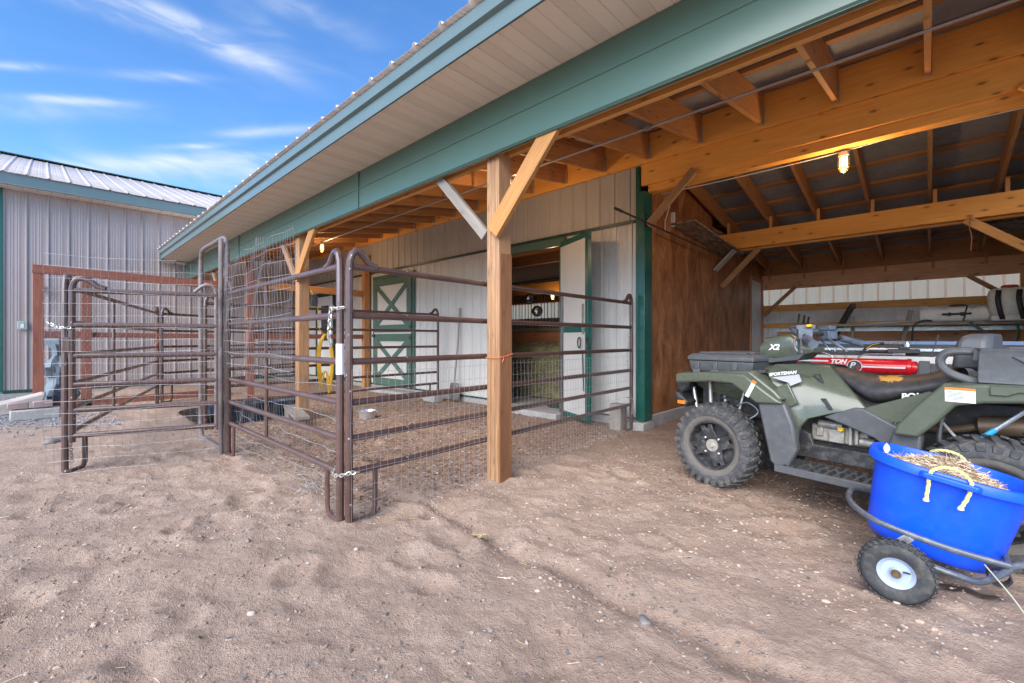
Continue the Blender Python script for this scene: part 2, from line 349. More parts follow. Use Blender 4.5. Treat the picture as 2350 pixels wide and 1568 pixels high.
def obj(name, mb, m, parent=None, local=False, bevel=0, seg=1, smooth=35, solid=0, subsurf=0, recalc=True):
    """links one mesh; verts are world coordinates unless local=True (then in the parent's frame)"""
    me = bpy.data.meshes.new(name); vs = np.array([tuple(p) for p in mb.v], dtype=float)
    c = (vs.min(0)+vs.max(0))/2
    me.from_pydata([tuple(p) for p in (vs-c)], [], mb.f)
    if mb.uv:
        l = me.uv_layers.new(name='UVMap'); k = 0
        for i, f in enumerate(mb.f):
            u = mb.uv.get(i)
            for j in range(len(f)):
                l.data[k].uv = u[j] if u else (0, 0); k += 1
    me.materials.append(m)
    if recalc and len(mb.f) < 60000:
        bm = bmesh.new(); bm.from_mesh(me); bmesh.ops.recalc_face_normals(bm, faces=bm.faces); bm.to_mesh(me); bm.free()
    if smooth:
        me.polygons.foreach_set('use_smooth', [True]*len(me.polygons)); me.set_sharp_from_angle(angle=R(smooth))
    o = bpy.data.objects.new(name, me); COL.objects.link(o)
    Mw = Matrix.Translation(V(c))
    chain = parent
    if local: o.location = V(c) if parent is None or parent.type == 'EMPTY' else V(c)-V(parent['_c'])
    elif parent is not None:
        root = parent
        if parent.type == 'EMPTY': Ml = ROOTS[parent.name].inverted() @ Mw
        else: Ml = Matrix.Translation(-V(parent['_w'])) @ Mw
        o.matrix_local = Ml if parent.type == 'EMPTY' else Matrix.Translation(V(c)-V(parent['_w']))
    else: o.location = c
    o['_w'] = tuple(c); o['_c'] = tuple(c)
    if parent is not None: o.parent = parent
    if parent is not None and not local and parent.type == 'EMPTY':
        q = ROOTS[parent.name].inverted() @ Mw; o.location = q.to_translation(); o.rotation_euler = q.to_euler()
    if solid: md = o.modifiers.new('solid', 'SOLIDIFY'); md.thickness = solid; md.offset = 0
    if subsurf: md = o.modifiers.new('sub', 'SUBSURF'); md.levels = subsurf; md.render_levels = subsurf
    if bevel:
        md = o.modifiers.new('bevel', 'BEVEL'); md.width = bevel; md.segments = seg; md.limit_method = 'ANGLE'; md.angle_limit = R(40)
    return o
def text(s_, size, org, xd, yd, extr=.0015, shear=0, bold=0):
    cu = bpy.data.curves.new('t', 'FONT'); cu.body = s_; cu.size = size; cu.shear = shear; cu.offset = bold; cu.extrude = 0
    o = bpy.data.objects.new('t', cu); COL.objects.link(o); bpy.context.view_layer.update()
    me = bpy.data.meshes.new_from_object(o.evaluated_get(bpy.context.evaluated_depsgraph_get())); bpy.data.objects.remove(o)
    xd = V(xd).normalized(); yd = V(yd); yd = (yd-xd*yd.dot(xd)).normalized(); n = xd.cross(yd); mb = MB()
    mb.add([V(org)+xd*v.co.x+yd*v.co.y+n*extr for v in me.vertices], [tuple(p.vertices) for p in me.polygons]); return mb
def spline(pts, k=6):
    pts = [V(p) for p in pts]; out = []
    for i in range(len(pts)-1):
        p0 = pts[max(i-1, 0)]; p1 = pts[i]; p2 = pts[i+1]; p3 = pts[min(i+2, len(pts)-1)]
        for j in range(k):
            t = j/k; out.append(.5*((2*p1)+(p2-p0)*t+(2*p0-5*p1+4*p2-p3)*t*t+(3*p1-p0-3*p2+p3)*t**3))
    out.append(pts[-1]); return out
def px(vx, vy, z=0.0):
    """ground point (height z) seen at a place of the photograph measured during layout"""
    d = (z-H)/((CY-vy)/F); u = (vx-CX)/F; s_, c_ = math.sin(R(43.3)), math.cos(R(43.3))
    return d*(-s_+u*c_), d*(c_+u*s_)

# value noise for terrain
def vnoise(x, y, seed):
    xi = np.floor(x).astype(np.int64); yi = np.floor(y).astype(np.int64); fx = x-xi; fy = y-yi
    def h(a, b):
        n = (a*374761393+b*668265263+seed*974711) & 0xffffffff; n = ((n ^ (n >> 13))*1274126177) & 0xffffffff; return ((n ^ (n >> 16)) & 0xffff)/65535.0
    u = fx*fx*(3-2*fx); v = fy*fy*(3-2*fy)
    return (h(xi, yi)*(1-u)+h(xi+1, yi)*u)*(1-v)+(h(xi, yi+1)*(1-u)+h(xi+1, yi+1)*u)*v-.5
_dents = np.array([(random.uniform(-5.5, 1.4), random.uniform(-.6, 3.6), random.uniform(.05, .13), random.uniform(0, math.pi), random.uniform(.008, .026)) for _ in range(230)])
def gz(x, y):
    x = np.asarray(x, float); y = np.asarray(y, float); shp = x.shape
    wx = x+.25*vnoise(x*2.1, y*2.1, 50); wy = y+.25*vnoise(x*2.1, y*2.1, 51)
    z = .04*vnoise(wx*.7, wy*.7, 1)+.012*vnoise(wx*2.3, wy*2.3, 2)+.014*(.5-2*np.abs(vnoise(wx*4.5, wy*4.5, 3)))*(.4+1.2*np.clip(vnoise(x*.9, y*.9, 9)+.3, 0, 1))
    z += .009*vnoise(wx*11, wy*11, 4)+.010*vnoise(x*23, y*23, 5)+.007*vnoise(x*47, y*47, 6)
    z -= .032*np.exp(-((y-1.78-.05*vnoise(x*3, x*0, 7))/.07)**2)*((x > -3.2) & (x < 3))
    for (a, b, r, th, dp) in _dents:
        m = (np.abs(x-a) < .4) & (np.abs(y-b) < .4)
        if not m.any(): continue
        dx = x[m]-a; dy = y[m]-b; p = (dx*math.cos(th)+dy*math.sin(th))/(r*1.5); q = (-dx*math.sin(th)+dy*math.cos(th))/r; d2 = p*p+q*q
        z[m] += -dp*np.exp(-d2*1.2)+dp*.55*np.exp(-(np.sqrt(d2)-1.45)**2*7)
    d = np.hypot(x+1, y-2); z *= np.clip(1-(d-9)/10, 0.15, 1)
    z *= np.where(y > 5.2, .35, 1.0)
    return z.reshape(shp)
def g1(x, y): return float(gz(np.array([x]), np.array([y]))[0])

# ------------------------------------------------------------ ground
def axis(c, lo, hi, fine, a, b, g=1.06):
    pts = list(np.arange(a, b, fine)); st = fine; p = pts[-1]
    while p < hi: st *= g; p += st; pts.append(p)
    st = fine; p = pts[0]; left = []
    while p > lo: st *= g; p -= st; left.append(p)
    return np.array(left[::-1]+pts)
def ground():
    xs = axis(0, -400, 400, .022, -4.6, 1.3, 1.045); ys = axis(0, -400, 400, .022, .3, 3.9, 1.045)
    X, Y = np.meshgrid(xs, ys); Z = gz(X, Y); n = len(xs); m = len(ys)
    vs = np.stack([X.ravel(), Y.ravel(), Z.ravel()], 1)
    me = bpy.data.meshes.new('ground'); idx = np.arange(n*m).reshape(m, n)
    q = np.stack([idx[:-1, :-1], idx[:-1, 1:], idx[1:, 1:], idx[1:, :-1]], -1).reshape(-1, 4)
    me.vertices.add(len(vs)); me.vertices.foreach_set('co', vs.ravel()); me.loops.add(q.size); me.loops.foreach_set('vertex_index', q.ravel())
    me.polygons.add(len(q)); me.polygons.foreach_set('loop_start', np.arange(0, q.size, 4)); me.polygons.foreach_set('loop_total', np.full(len(q), 4)); me.update(); me.validate()
    me.polygons.foreach_set('use_smooth', [True]*len(me.polygons))
    at = me.color_attributes.new('ground_tint', 'FLOAT_COLOR', 'POINT'); c = np.zeros((len(vs), 4)); c[:, 3] = 1
    x = X.ravel(); y = Y.ravel(); wob = .35*vnoise(x*1.7, y*1.7, 21)+.2*vnoise(x*6, y*6, 22)
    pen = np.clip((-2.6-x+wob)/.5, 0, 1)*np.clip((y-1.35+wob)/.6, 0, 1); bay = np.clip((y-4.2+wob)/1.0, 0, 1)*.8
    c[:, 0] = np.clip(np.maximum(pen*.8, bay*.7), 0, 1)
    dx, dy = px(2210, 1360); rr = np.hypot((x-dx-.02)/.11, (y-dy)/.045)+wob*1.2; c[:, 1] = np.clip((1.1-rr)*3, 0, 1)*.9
    gr = np.clip((-8.3-x*1+(.45*(y+.2))+wob*2), 0, 1)*np.clip((.75-y+wob*2)*1.6, 0, 1); c[:, 2] = gr
    under = np.exp(-((x+.35)/.9)**2-((y-3.9)/.55)**2); c[:, 0] = np.maximum(c[:, 0], under*.8)  # darker brown oval centred under the four-wheeler
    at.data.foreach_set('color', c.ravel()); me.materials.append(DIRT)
    o = bpy.data.objects.new('ground', me); COL.objects.link(o); tag(o, kind='structure')
ground()
ICO = None
def blob(mb, c, s_, seed=0, flat=.6):
    global ICO
    if ICO is None:
        bm = bmesh.new(); bmesh.ops.create_icosphere(bm, subdivisions=1, radius=1); ICO = ([tuple(v.co) for v in bm.verts], [tuple(v.index for v in f.verts) for f in bm.faces]); bm.free()
    a = random.uniform(0, 6.28); sx = s_*random.uniform(.8, 1.5); sy = s_*random.uniform(.6, 1); sz = s_*flat*random.uniform(.6, 1.1); ca, sa = math.cos(a), math.sin(a); vs = []
    for x, y, z in ICO[0]:
        k = random.uniform(.82, 1.1); x *= sx*k; y *= sy*k; z *= sz*k; vs.append((c[0]+x*ca-y*sa, c[1]+x*sa+y*ca, c[2]+z))
    mb.add(vs, ICO[1])
def scatter():
    mb = MB(); P = []
    for _ in range(9000):
        r = random.random(); d = .9+6.5*r**1.4; a = random.uniform(R(88), R(186)); P.append((d*math.cos(a), d*math.sin(a), random.choice((.003, .004, .005, .006, .008, .010))*random.uniform(.7, 1.3)))
    for _ in range(420): P.append((random.uniform(-2.7, .3), random.gauss(1.78, .045), random.uniform(.004, .011)))
    for _ in range(160): P.append((random.uniform(-6, 1), random.uniform(-.8, 3.2), random.uniform(.009, .019)))
    for _ in range(900): P.append((random.uniform(-7, -2.7), random.uniform(1.3, 5.1), random.uniform(.005, .013)))
    P = [p for p in P if not (p[1] > 5.2)]
    CL = [(d*math.cos(a), d*math.sin(a), random.choice((.003, .004, .005, .007, .010))*random.uniform(.7, 1.4)) for d, a in [(.9+5*random.random()**1.3, random.uniform(R(85), R(186))) for _ in range(10000)]]
    CL = [c for c in CL if float(vnoise(np.array([c[0]*1.6]), np.array([c[1]*1.6]), 77)[0]) > -.12]
    cz = gz(np.array([p[0] for p in CL]), np.array([p[1] for p in CL])); mc = MB()
    for (x, y, s_), zz in zip(CL, cz): blob(mc, (x, y, zz), s_, flat=.7)
    tag(obj('dirt_clods', mc, CLOD, recalc=False, smooth=0), 'crumbs and small clods of dry earth on the trodden ground', 'dirt clods', kind='stuff')
    z = gz(np.array([p[0] for p in P]), np.array([p[1] for p in P]))
    for (x, y, s_), zz in zip(P, z): blob(mb, (x, y, zz+s_*.1), s_)
    tag(obj('pebbles', mb, PEB, recalc=False), 'small loose pebbles scattered over the sandy ground', 'pebbles', kind='stuff')
    mb = MB(); n = 9000; xs = np.random.uniform(-8.5, -2.6, n); ys = np.random.uniform(1.4, 5.15, n); zs = gz(xs, ys)
    for x, y, zz in zip(xs, ys, zs):
        M = Matrix.Rotation(random.uniform(0, 6.28), 3, 'Z') @ Matrix.Rotation(random.gauss(0, .35), 3, 'X'); mb.box((x, y, zz+.004), (random.uniform(.012, .04), random.uniform(.006, .014), .003), M)
    n = 1500; xs = np.random.uniform(-2.5, .9, n); ys = np.random.uniform(3.2, 6.5, n); zs = gz(xs, ys)
    for x, y, zz in zip(xs, ys, zs):
        M = Matrix.Rotation(random.uniform(0, 6.28), 3, 'Z') @ Matrix.Rotation(random.gauss(0, .3), 3, 'X'); mb.box((x, y, zz+.003), (random.uniform(.008, .03), random.uniform(.004, .009), .003), M)
    tag(obj('bark_chips', mb, CHIP, smooth=0, recalc=False), 'brown bark chips and litter covering the pen floor', 'bark chips', kind='stuff')
    mb = MB(); n = 420; xs = np.random.uniform(-6, 1.2, n); ys = np.random.uniform(-.6, 4.2, n); zs = gz(xs, ys)
    for x, y, zz in zip(xs, ys, zs):
        a = random.uniform(0, 6.28); l = random.uniform(.01, .035); mb.tube([(x-l*math.cos(a), y-l*math.sin(a), zz+.004), (x+l*math.cos(a), y+l*math.sin(a), zz+.006)], .0012, 3)
    tag(obj('straw_litter', mb, STRAW, recalc=False), 'bits of pale straw lying on the sand', 'straw', kind='stuff')
    mb = MB(); n = 5200; xs = np.random.uniform(-13.2, -5.6, n); ys = np.random.uniform(-1.7, 1.0, n)
    keep = (-8.0-xs+.45*(ys+.2)+np.random.uniform(-1, .5, n) > 0) & (ys < .75); zs = gz(xs, ys)
    for x, y, zz, k in zip(xs, ys, zs, keep):
        if k: blob(mb, (x, y, zz+.006), random.uniform(.008, .02))
    tag(obj('gravel', mb, GRAV, recalc=False, smooth=20), 'grey crushed gravel in front of the grey building', 'gravel', kind='stuff')
    mb = MB()
    for _ in range(14):
        d = random.uniform(1.3, 2.6); a = random.uniform(R(95), R(170)); x, y = d*math.cos(a), d*math.sin(a); zz = g1(x, y)
        for k in range(7):
            t = random.uniform(0, 6.28); mb.add([(x, y, zz), (x+.010*math.cos(t), y+.010*math.sin(t), zz+.010), (x+.006*math.cos(t+.8), y+.006*math.sin(t+.8), zz+.012)], [(0, 1, 2)])
    tag(obj('tiny_weeds', mb, LEAF, recalc=False), 'tiny green weed sprouts dotting the sand', 'weeds', kind='stuff')
scatter()
def stone(name, label, vx, vy, s_, m, sq=(1, .8, .6), seed=1, tilt=0):
    x, y = px(vx, vy); rnd = random.Random(seed); bm = bmesh.new(); bmesh.ops.create_icosphere(bm, subdivisions=3, radius=1); mb = MB()
    a = rnd.uniform(0, 3); ca, sa = math.cos(a), math.sin(a); vs = []
    for v in bm.verts:
        k = 1+.22*math.sin(v.co.x*2.1+seed)*math.cos(v.co.y*1.9+seed*2)+.07*math.sin(v.co.z*5+v.co.x*4+seed); p = V((v.co.x*sq[0], v.co.y*sq[1], v.co.z*sq[2]))*s_*k
        vs.append((x+p.x*ca-p.y*sa, y+p.x*sa+p.y*ca, g1(x, y)+s_*sq[2]*.45+p.z))
    mb.add(vs, [tuple(v.index for v in f.verts) for f in bm.faces]); bm.free()
    return tag(obj(name, mb, m, smooth=60), label, 'stone')
stone('stone', 'round dark grey river stone on bare sand in the foreground', 1480, 1420, .030, ROCK, seed=2)
stone('stone', 'flat grey stone on the ground at the gravel edge', 124, 1018, .075, ROCK, (1.3, .7, .45), 5)
stone('stone', 'small pale stone beside the blue tub cart wheel', 2058, 1388, .012, ROCKP, (1.2, .9, .5), 3)
stone('stone', 'small white stone lying on the sand nearest the rusty corner posts', 817, 1273, .011, ROCKP, (1, .8, .8), 4)
stone('stone', 'small tan stone on the sand at the bottom of the yard left of centre', 577, 1411, .015, ROCKP, (1.2, .8, .7), 7)
def woodchip():
    x, y = px(1100, 1238); z = g1(x, y)+.012; mb = MB()
    for k in range(5): mb.beam((x-.05+.012*k, y-.012*k, z+.004*k), (x+.03, y+.015*k-.02, z+.006*(k % 2)), .012, .005)
    tag(obj('wood_splinter', mb, WPALE), 'splintered piece of pale wood in the drip line of the roof', 'wood splinter')
woodchip()

# ------------------------------------------------------------ ribbed metal
def ribbed(mb, org, ud, vd, nd, W, Hh, pitch=.305, rib=.022, minor=True, phase=0.0, thick=None):
    """corrugated sheet: W along ud, Hh along vd, ribs rise along nd"""
    org = V(org); ud = V(ud).normalized(); vd = V(vd); nd = V(nd); prof = []
    t = -phase
    base = [(0, 0), (.030, 0), (.042, 1), (.062, 1), (.074, 0)]
    if minor: base += [(.125, 0), (.133, .16), (.141, 0), (.160, 0), (.168, .16), (.176, 0), (.215, 0), (.223, .16), (.231, 0), (.25, 0), (.258, .16), (.266, 0)]
    while t < W:
        for a, h in base:
            q = t+a*pitch/.305
            if 0 < q < W: prof.append((q, h*rib))
        t += pitch
    prof = [(0, 0)]+prof+[(W, 0)]
    lo = [org+ud*a+nd*h for a, h in prof]; hi = [p+vd*Hh for p in lo]; mb.grid([lo, hi]); return mb

YW = 5.30; YP = 2.40; XR = 1.6; XL = -13.38; XPLY = -2.63; YB = 10.90
barn = thing('horse_barn', 'long pole barn with green trim, white ribbed walls and an open timber bay', 'barn', (-2.5, 5.3, 0))
def bpart(name, mb, m, parent=barn, **k): return obj(name, mb, m, parent, **k)

# walls of the barn front (plane Y = YW), openings for the wide doorway
DX0, DX1 = -5.22, -3.97; DZ = 2.53
def wallseg(x0, x1, z0, z1, m, ph=0):
    bpart('wall', ribbed(MB(), (x0, YW, z0), (1, 0, 0), (0, 0, 1), (0, -1, 0), x1-x0, z1-z0, .23, .016, True, ph), m)
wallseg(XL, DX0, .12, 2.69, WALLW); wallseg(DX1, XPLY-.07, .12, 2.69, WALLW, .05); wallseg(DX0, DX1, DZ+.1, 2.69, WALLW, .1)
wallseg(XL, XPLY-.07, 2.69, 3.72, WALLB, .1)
bpart('wall_trim', MB().bb((XL, YW-.045, 2.665), (XPLY-.14, YW-.018, 2.70)), DARKG)
bpart('base_trim', MB().bb((XL, YW-.04, .10), (DX0, YW-.018, .125)), DARKG)
bpart('footing', MB().bb((XL, YW-.015, -.1), (DX0-.02, YW+.10, .10)), CONC); bpart('footing', MB().bb((DX1+.02, YW-.015, -.1), (XPLY-.07, YW+.10, .10)), CONC)
bpart('doorstep', MB().bb((DX0-.05, YW-.28, -.05), (DX1+.1, YW+.12, .07)), CONC, bevel=.01)
bpart('doorstep', MB().bb((-9.2, YW-.35, -.05), (-6.9, YW-.02, .06)), CONC, bevel=.01)
# door surround
bpart('door_frame', MB().bb((DX0-.10, YW-.07, .08), (DX0, YW-.02, DZ+.10)).bb((DX0, YW-.072, DZ), (DX1+.1, YW-.02, DZ+.12)), GREEN, bevel=.004)
bpart('door_jamb', MB().bb((DX0, YW-.012, .08), (DX0+.03, YW+.16, DZ)).bb((DX1-.03, YW-.012, .08), (DX1, YW+.16, DZ)), WALLW)
bpart('door_jamb', MB().bb((DX0+.035, YW+.02, .08), (DX0+.13, YW+.10, DZ-.01)), GALV)

# corner post of the bay, clad in green
bpart('corner_post', MB().bb((XPLY-.055, YW-.11, .10), (XPLY+.035, YW+.10, 3.02)), GREENP, bevel=.006, seg=2)
bpart('corner_trim', MB().bb((XPLY-.11, YW-.07, .10), (XPLY-.058, YW-.02, 3.36)), GREENP, bevel=.004)
bpart('corner_footing', MB().bb((XPLY-.18, YW-.20, -.1), (XPLY+.06, YW+.11, .098)), CONC, bevel=.012)

# main posts: three plies
def post(x, y, z1, w_=.14, m1=WP, m2=WP):
    mb = MB()
    for k in range(3):
        xx = x-w_/2+w_*(k+.5)/3; mb.beam((xx, y, -.2), (xx, y, z1), w_/3-.003, w_, up=(0, 1, 0))
    return bpart('post', mb, m1, bevel=.004)
PX = [-10.5, -6.5, -2.53]
for x in PX: post(x, 2.53, 2.80)
WSTAIN = wood('stained_fir', (.34, .16, .07), (.17, .065, .025), knots=.3)
bpart('post_face', MB().beam((-2.4555, 2.53, 0.0), (-2.4555, 2.53, 1.83), .135, .012, up=(1, 0, 0)), WSTAIN, bevel=.002)
post(1.15, 2.53, 2.80); post(1.15, YW+.05, 3.02); post(1.15, 8.1, 2.64); post(1.15, YB-.14, 2.2, m1=WH)
def brace(p0, p1, m, w_=.038, h=.14, up=(0, 0, 1)): return bpart('brace', MB().beam(p0, p1, w_, h, up), m, bevel=.003)
brace((-2.50, 2.435, 1.99), (-1.86, 2.435, 2.68), WB, .04, .14)
brace((-2.62, 2.47, 1.99), (-3.30, 2.49, 2.66), WGREY, .04, .09)
for x in PX[:2]:
    brace((x+.04, 2.435, 1.99), (x+.66, 2.435, 2.66), WB, .04, .14); brace((x-.06, 2.47, 1.99), (x-.70, 2.49, 2.66), WP, .04, .09)
# front beam, green face, fascia, soffit, roof edge
bpart('front_beam', MB().beam((XL, YP+.05, 2.74), (XR, YP+.05, 2.74), .04, .27).beam((XL, YP+.19, 2.76), (XR, YP+.19, 2.76), .04, .27), WH, bevel=.003)
def face():
    prof = [(0, 2.59), (-.012, 2.60), (-.012, 2.80), (-.020, 2.805), (-.020, 2.815), (-.010, 2.82), (-.010, 3.0), (0, 3.0)]
    mb = MB()
    mb.grid([[(x, YP+a, z) for a, z in prof] for x in (XL, -8.95, -8.945, -4.6, -4.595, XR)]); mb.bb((XL, YP, 2.588), (XR, YP+.03, 2.594)); return mb
bpart('beam_cladding', face(), GREEN, smooth=20)
for x in (-8.94, -4.585, .2): bpart('cladding_seam', MB().bb((x-.012, YP-.024, 2.595), (x+.012, YP-.0135, 3.0)), GREEN)
YE = 1.86
def soffit():
    mb = MB(); x = XL; rows = []
    while x < XR:
        prof = [(0, 0), (.005, .008), (.010, 0), (.088, 0)]
        for a, h in prof: rows.append([(x+a, YE+.01, 3.004+h), (x+a, YP-.004, 3.004+h)])
        x += .305/1.0*1.0 if False else .0965
    mb.grid(rows); return mb
def soffitmat():
    m, N, L, b = nodes('vented_soffit'); t = N.new('ShaderNodeNewGeometry'); sx = N.new('ShaderNodeSeparateXYZ'); L.new(t.outputs['Position'], sx.inputs[0])
    def M(op, a, b_=None, c=None):
        q = N.new('ShaderNodeMath'); q.operation = op
        for i, v in enumerate((a, b_, c)):
            if v is None: continue
            if isinstance(v, (int, float)): q.inputs[i].default_value = v
            else: L.new(v, q.inputs[i])
        return q.outputs[0]
    def cell(o): return M('SUBTRACT', M('FRACT', M('MULTIPLY', o, 110.)), .5)
    r = M('SQRT', M('ADD', M('POWER', M('ABSOLUTE', cell(sx.outputs[0])), 2.), M('POWER', M('ABSOLUTE', cell(sx.outputs[1])), 2.)))
    hole = M('LESS_THAN', r, .24); band = M('LESS_THAN', M('FRACT', M('ADD', M('DIVIDE', M('SUBTRACT', sx.outputs[0], XL), .2895), .0)), .333)
    f = M('MULTIPLY', M('MULTIPLY', hole, band), .6); L.new(mixc(N, L, f, (.80, .70, .59), (.2, .15, .12)), b.inputs['Base Color']); b.inputs['Roughness'].default_value = .5; return m
bpart('soffit', soffit(), soffitmat(), smooth=0)
def fascia():
    mb = MB(); prof = [(YE+.02, 3.0), (YE, 2.995), (YE, 3.10), (YE-.012, 3.105), (YE-.03, 3.115), (YE-.03, 3.20), (YE, 3.23)]
    xs = [XL+.42]+[x for x in np.arange(-12, XR, 3.05)]+[XR]
    mb.grid([[(x, a, z) for a, z in prof] for x in xs]); mb.bb((XL+.40, YE-.02, 2.99), (XL+.42, YP, 3.22)); return mb
bpart('fascia', fascia(), GREENL, smooth=20)
SL = .167; YRG = 5.38; ZE = 3.235
def rz(y): return ZE+(y-YE)*SL if y <= YRG else ZE+(YRG-YE)*SL-(y-YRG)*SL
def roof(y0, y1):
    mb = MB(); v = V((0, y1-y0, rz(y1)-rz(y0))); ribbed(mb, (XL+.3, y0, rz(y0)), (1, 0, 0), v.normalized(), (0, 0, 1), XR-XL-.1, v.length, .305, .028, True); return mb
bpart('roof_sheet', roof(YE-.06, YRG), ROOFL, solid=.0012); bpart('roof_sheet', roof(YRG, YB+.3), ROOFL, solid=.0012)
# dark underside skin (insulation facing) just below the sheets, between purlins and roofing
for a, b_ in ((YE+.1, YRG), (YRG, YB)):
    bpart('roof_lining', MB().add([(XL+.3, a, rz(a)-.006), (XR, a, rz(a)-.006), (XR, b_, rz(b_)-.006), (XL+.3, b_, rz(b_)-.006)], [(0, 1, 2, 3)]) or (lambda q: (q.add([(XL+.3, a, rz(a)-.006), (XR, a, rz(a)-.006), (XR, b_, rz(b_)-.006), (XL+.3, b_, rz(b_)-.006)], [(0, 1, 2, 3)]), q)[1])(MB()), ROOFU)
for i, y in enumerate((2.55, 3.2, 3.85, 4.5, 5.15)): bpart('purlin', MB().beam((XL+.3, y, rz(y)-.030), (XR, y, rz(y)-.030), .085, .038, up=(0, -SL, 1)), WJ)
for i, y in enumerate((5.65, 6.25, 6.85, 7.45, 8.05, 8.65, 9.25, 9.85, 10.5)): bpart('purlin', MB().beam((XL+.3, y, rz(y)-.030), (XR, y, rz(y)-.030), .085, .038, up=(0, SL, 1)), WP if y < 8 else WJ)
JX = [-2.56+.64*k for k in range(-16, 7)]
def ztop(y): return rz(y)-.052
for x in JX:
    a = V((x, YP+.21, ztop(YP+.21)-.16)); b_ = V((x, YW-.07, ztop(YW-.07)-.17))
    r_ = bpart('rafter', MB().beam(a, b_, .04, .31), WJ, bevel=.002)
    if x > -9:
        zb = b_.z-.155
        obj('joist_hanger', MB().bb((x-.027, YW-.12, zb-.004), (x-.022, YW-.071, zb+.19)).bb((x+.022, YW-.12, zb-.004), (x+.027, YW-.071, zb+.19)).bb((x-.027, YW-.12, zb-.008), (x+.027, YW-.071, zb-.004)), GALV, r_)
for x in JX[14:]:
    x += .02
    bpart('rafter', MB().beam((x, YRG+.12, ztop(YRG+.12)-.12), (x, YB-.05, ztop(YB-.05)-.12), .04, .235), WJ if x < -.9 else WP, bevel=.002)
    bpart('rafter_tie', MB().bb((x+.03, 8.06, 2.80), (x+.07, 8.1, 3.13)), WH); bpart('rafter_tie', MB().bb((x+.03, YB-.16, 2.40), (x+.07, YB-.12, 2.72)), WJ)
# ledger above the wall, and the headers of the open bay
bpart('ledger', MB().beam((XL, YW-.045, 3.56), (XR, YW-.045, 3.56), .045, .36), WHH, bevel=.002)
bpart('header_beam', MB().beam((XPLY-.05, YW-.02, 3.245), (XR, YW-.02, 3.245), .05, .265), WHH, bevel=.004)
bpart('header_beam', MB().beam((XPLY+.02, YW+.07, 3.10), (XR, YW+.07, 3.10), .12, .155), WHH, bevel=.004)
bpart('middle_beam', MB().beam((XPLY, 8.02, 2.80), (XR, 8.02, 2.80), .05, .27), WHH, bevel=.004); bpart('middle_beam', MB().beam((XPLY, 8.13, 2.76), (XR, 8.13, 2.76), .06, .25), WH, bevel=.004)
bpart('rear_beam', MB().beam((XPLY, YB-.13, 2.36), (XR, YB-.13, 2.36), .045, .31), wood('rear_beam_fir', (.72, .42, .26), (.52, .26, .14), knots=.9), bevel=.004)
brace((-2.56, YW-.085, 2.58), (-1.98, YW-.085, 3.13), WP, .04, .09); brace((-2.60, 8.06, 2.05), (-2.02, 8.06, 2.64), WP, .04, .09)
brace((XPLY+.04, YB-.16, 1.66), (-2.0, YB-.16, 2.24), WP, .04, .07); brace((.50, YB-.16, 2.22), (1.1, YB-.16, 1.72), WP, .04, .07); brace((.35, 8.0, 2.66), (1.1, 8.0, 2.02), WH, .04, .10)
brace((.55, YW-.08, 3.14), (1.1, YW-.08, 2.55), WH, .04, .10)
# plywood partition with its white side door
def ply():
    mb = MB(); x = XPLY
    for y0, y1 in ((YW+.10, 7.72), (7.725, 9.86)): mb.bb((x-.02, y0, .16), (x, y1, 2.9 if y0 < 7 else 2.75))
    mb.bb((x-.02, YW+.10, 2.905), (x-.002, 7.7, 3.40)); mb.bb((x-.02, 9.86, 2.42), (x, YB-.02, 2.75)); return mb
bpart('plywood_wall', ply(), PLY, bevel=.002)
bpart('wall_curb', MB().bb((XPLY-.1, YW+.11, -.1), (XPLY+.02, 9.85, .158)), CONC, bevel=.01)
bpart('door_casing', MB().bb((XPLY-.05, 9.84, 0), (XPLY+.02, 9.90, 2.42)).bb((XPLY-.05, 10.70, 0), (XPLY+.02, 10.78, 2.42)).bb((XPLY-.05, 9.90, 2.38), (XPLY+.02, 10.70, 2.44)), WPINK)
dr = bpart('side_door', MB().bb((XPLY-.05, 9.91, .05), (XPLY-.008, 10.69, 2.37)), WHT, bevel=.004)
obj('door_pane', MB().bb((XPLY-.009, 10.05, 1.2), (XPLY-.004, 10.55, 2.2)), LABEL, dr)
# rear wall: metal, fibreglass light band, boards
bpart('rear_wall', ribbed(MB(), (XL, YB, -.05), (1, 0, 0), (0, 0, 1), (0, -1, 0), XR-XL, 1.86, .23, .016), mat('white_rear_siding', (.80, .82, .86), .4, dirt=.2), solid=.001)
bpart('light_panel', ribbed(MB(), (XL, YB, 1.81), (1, 0, 0), (0, 0, 1), (0, -1, 0), XR-XL, .52, .23, .018, False), FIBRE)
bpart('wall_girt', MB().beam((XPLY, YB-.05, 1.81), (XR, YB-.05, 1.81), .04, .13), WH, bevel=.003); bpart('wall_girt', MB().beam((XPLY, YB-.05, 1.44), (XR, YB-.05, 1.44), .04, .09), WH, bevel=.003)
bpart('wall_board', MB().beam((XPLY+.3, YB-.06, 1.22), (XR, YB-.06, 1.22), .04, .30), wood('rear_beam_fir', (.72, .42, .26), (.52, .26, .14), knots=.9), bevel=.003)
bpart('rear_wall_board', MB().beam((XL, YB+.03, 2.60), (XR, YB+.03, 2.60), .03, .62), WJ)
bpart('end_wall', ribbed(MB(), (XR, YW, 0), (0, 1, 0), (0, 0, 1), (-1, 0, 0), YB-YW, 3.2), WALLW)
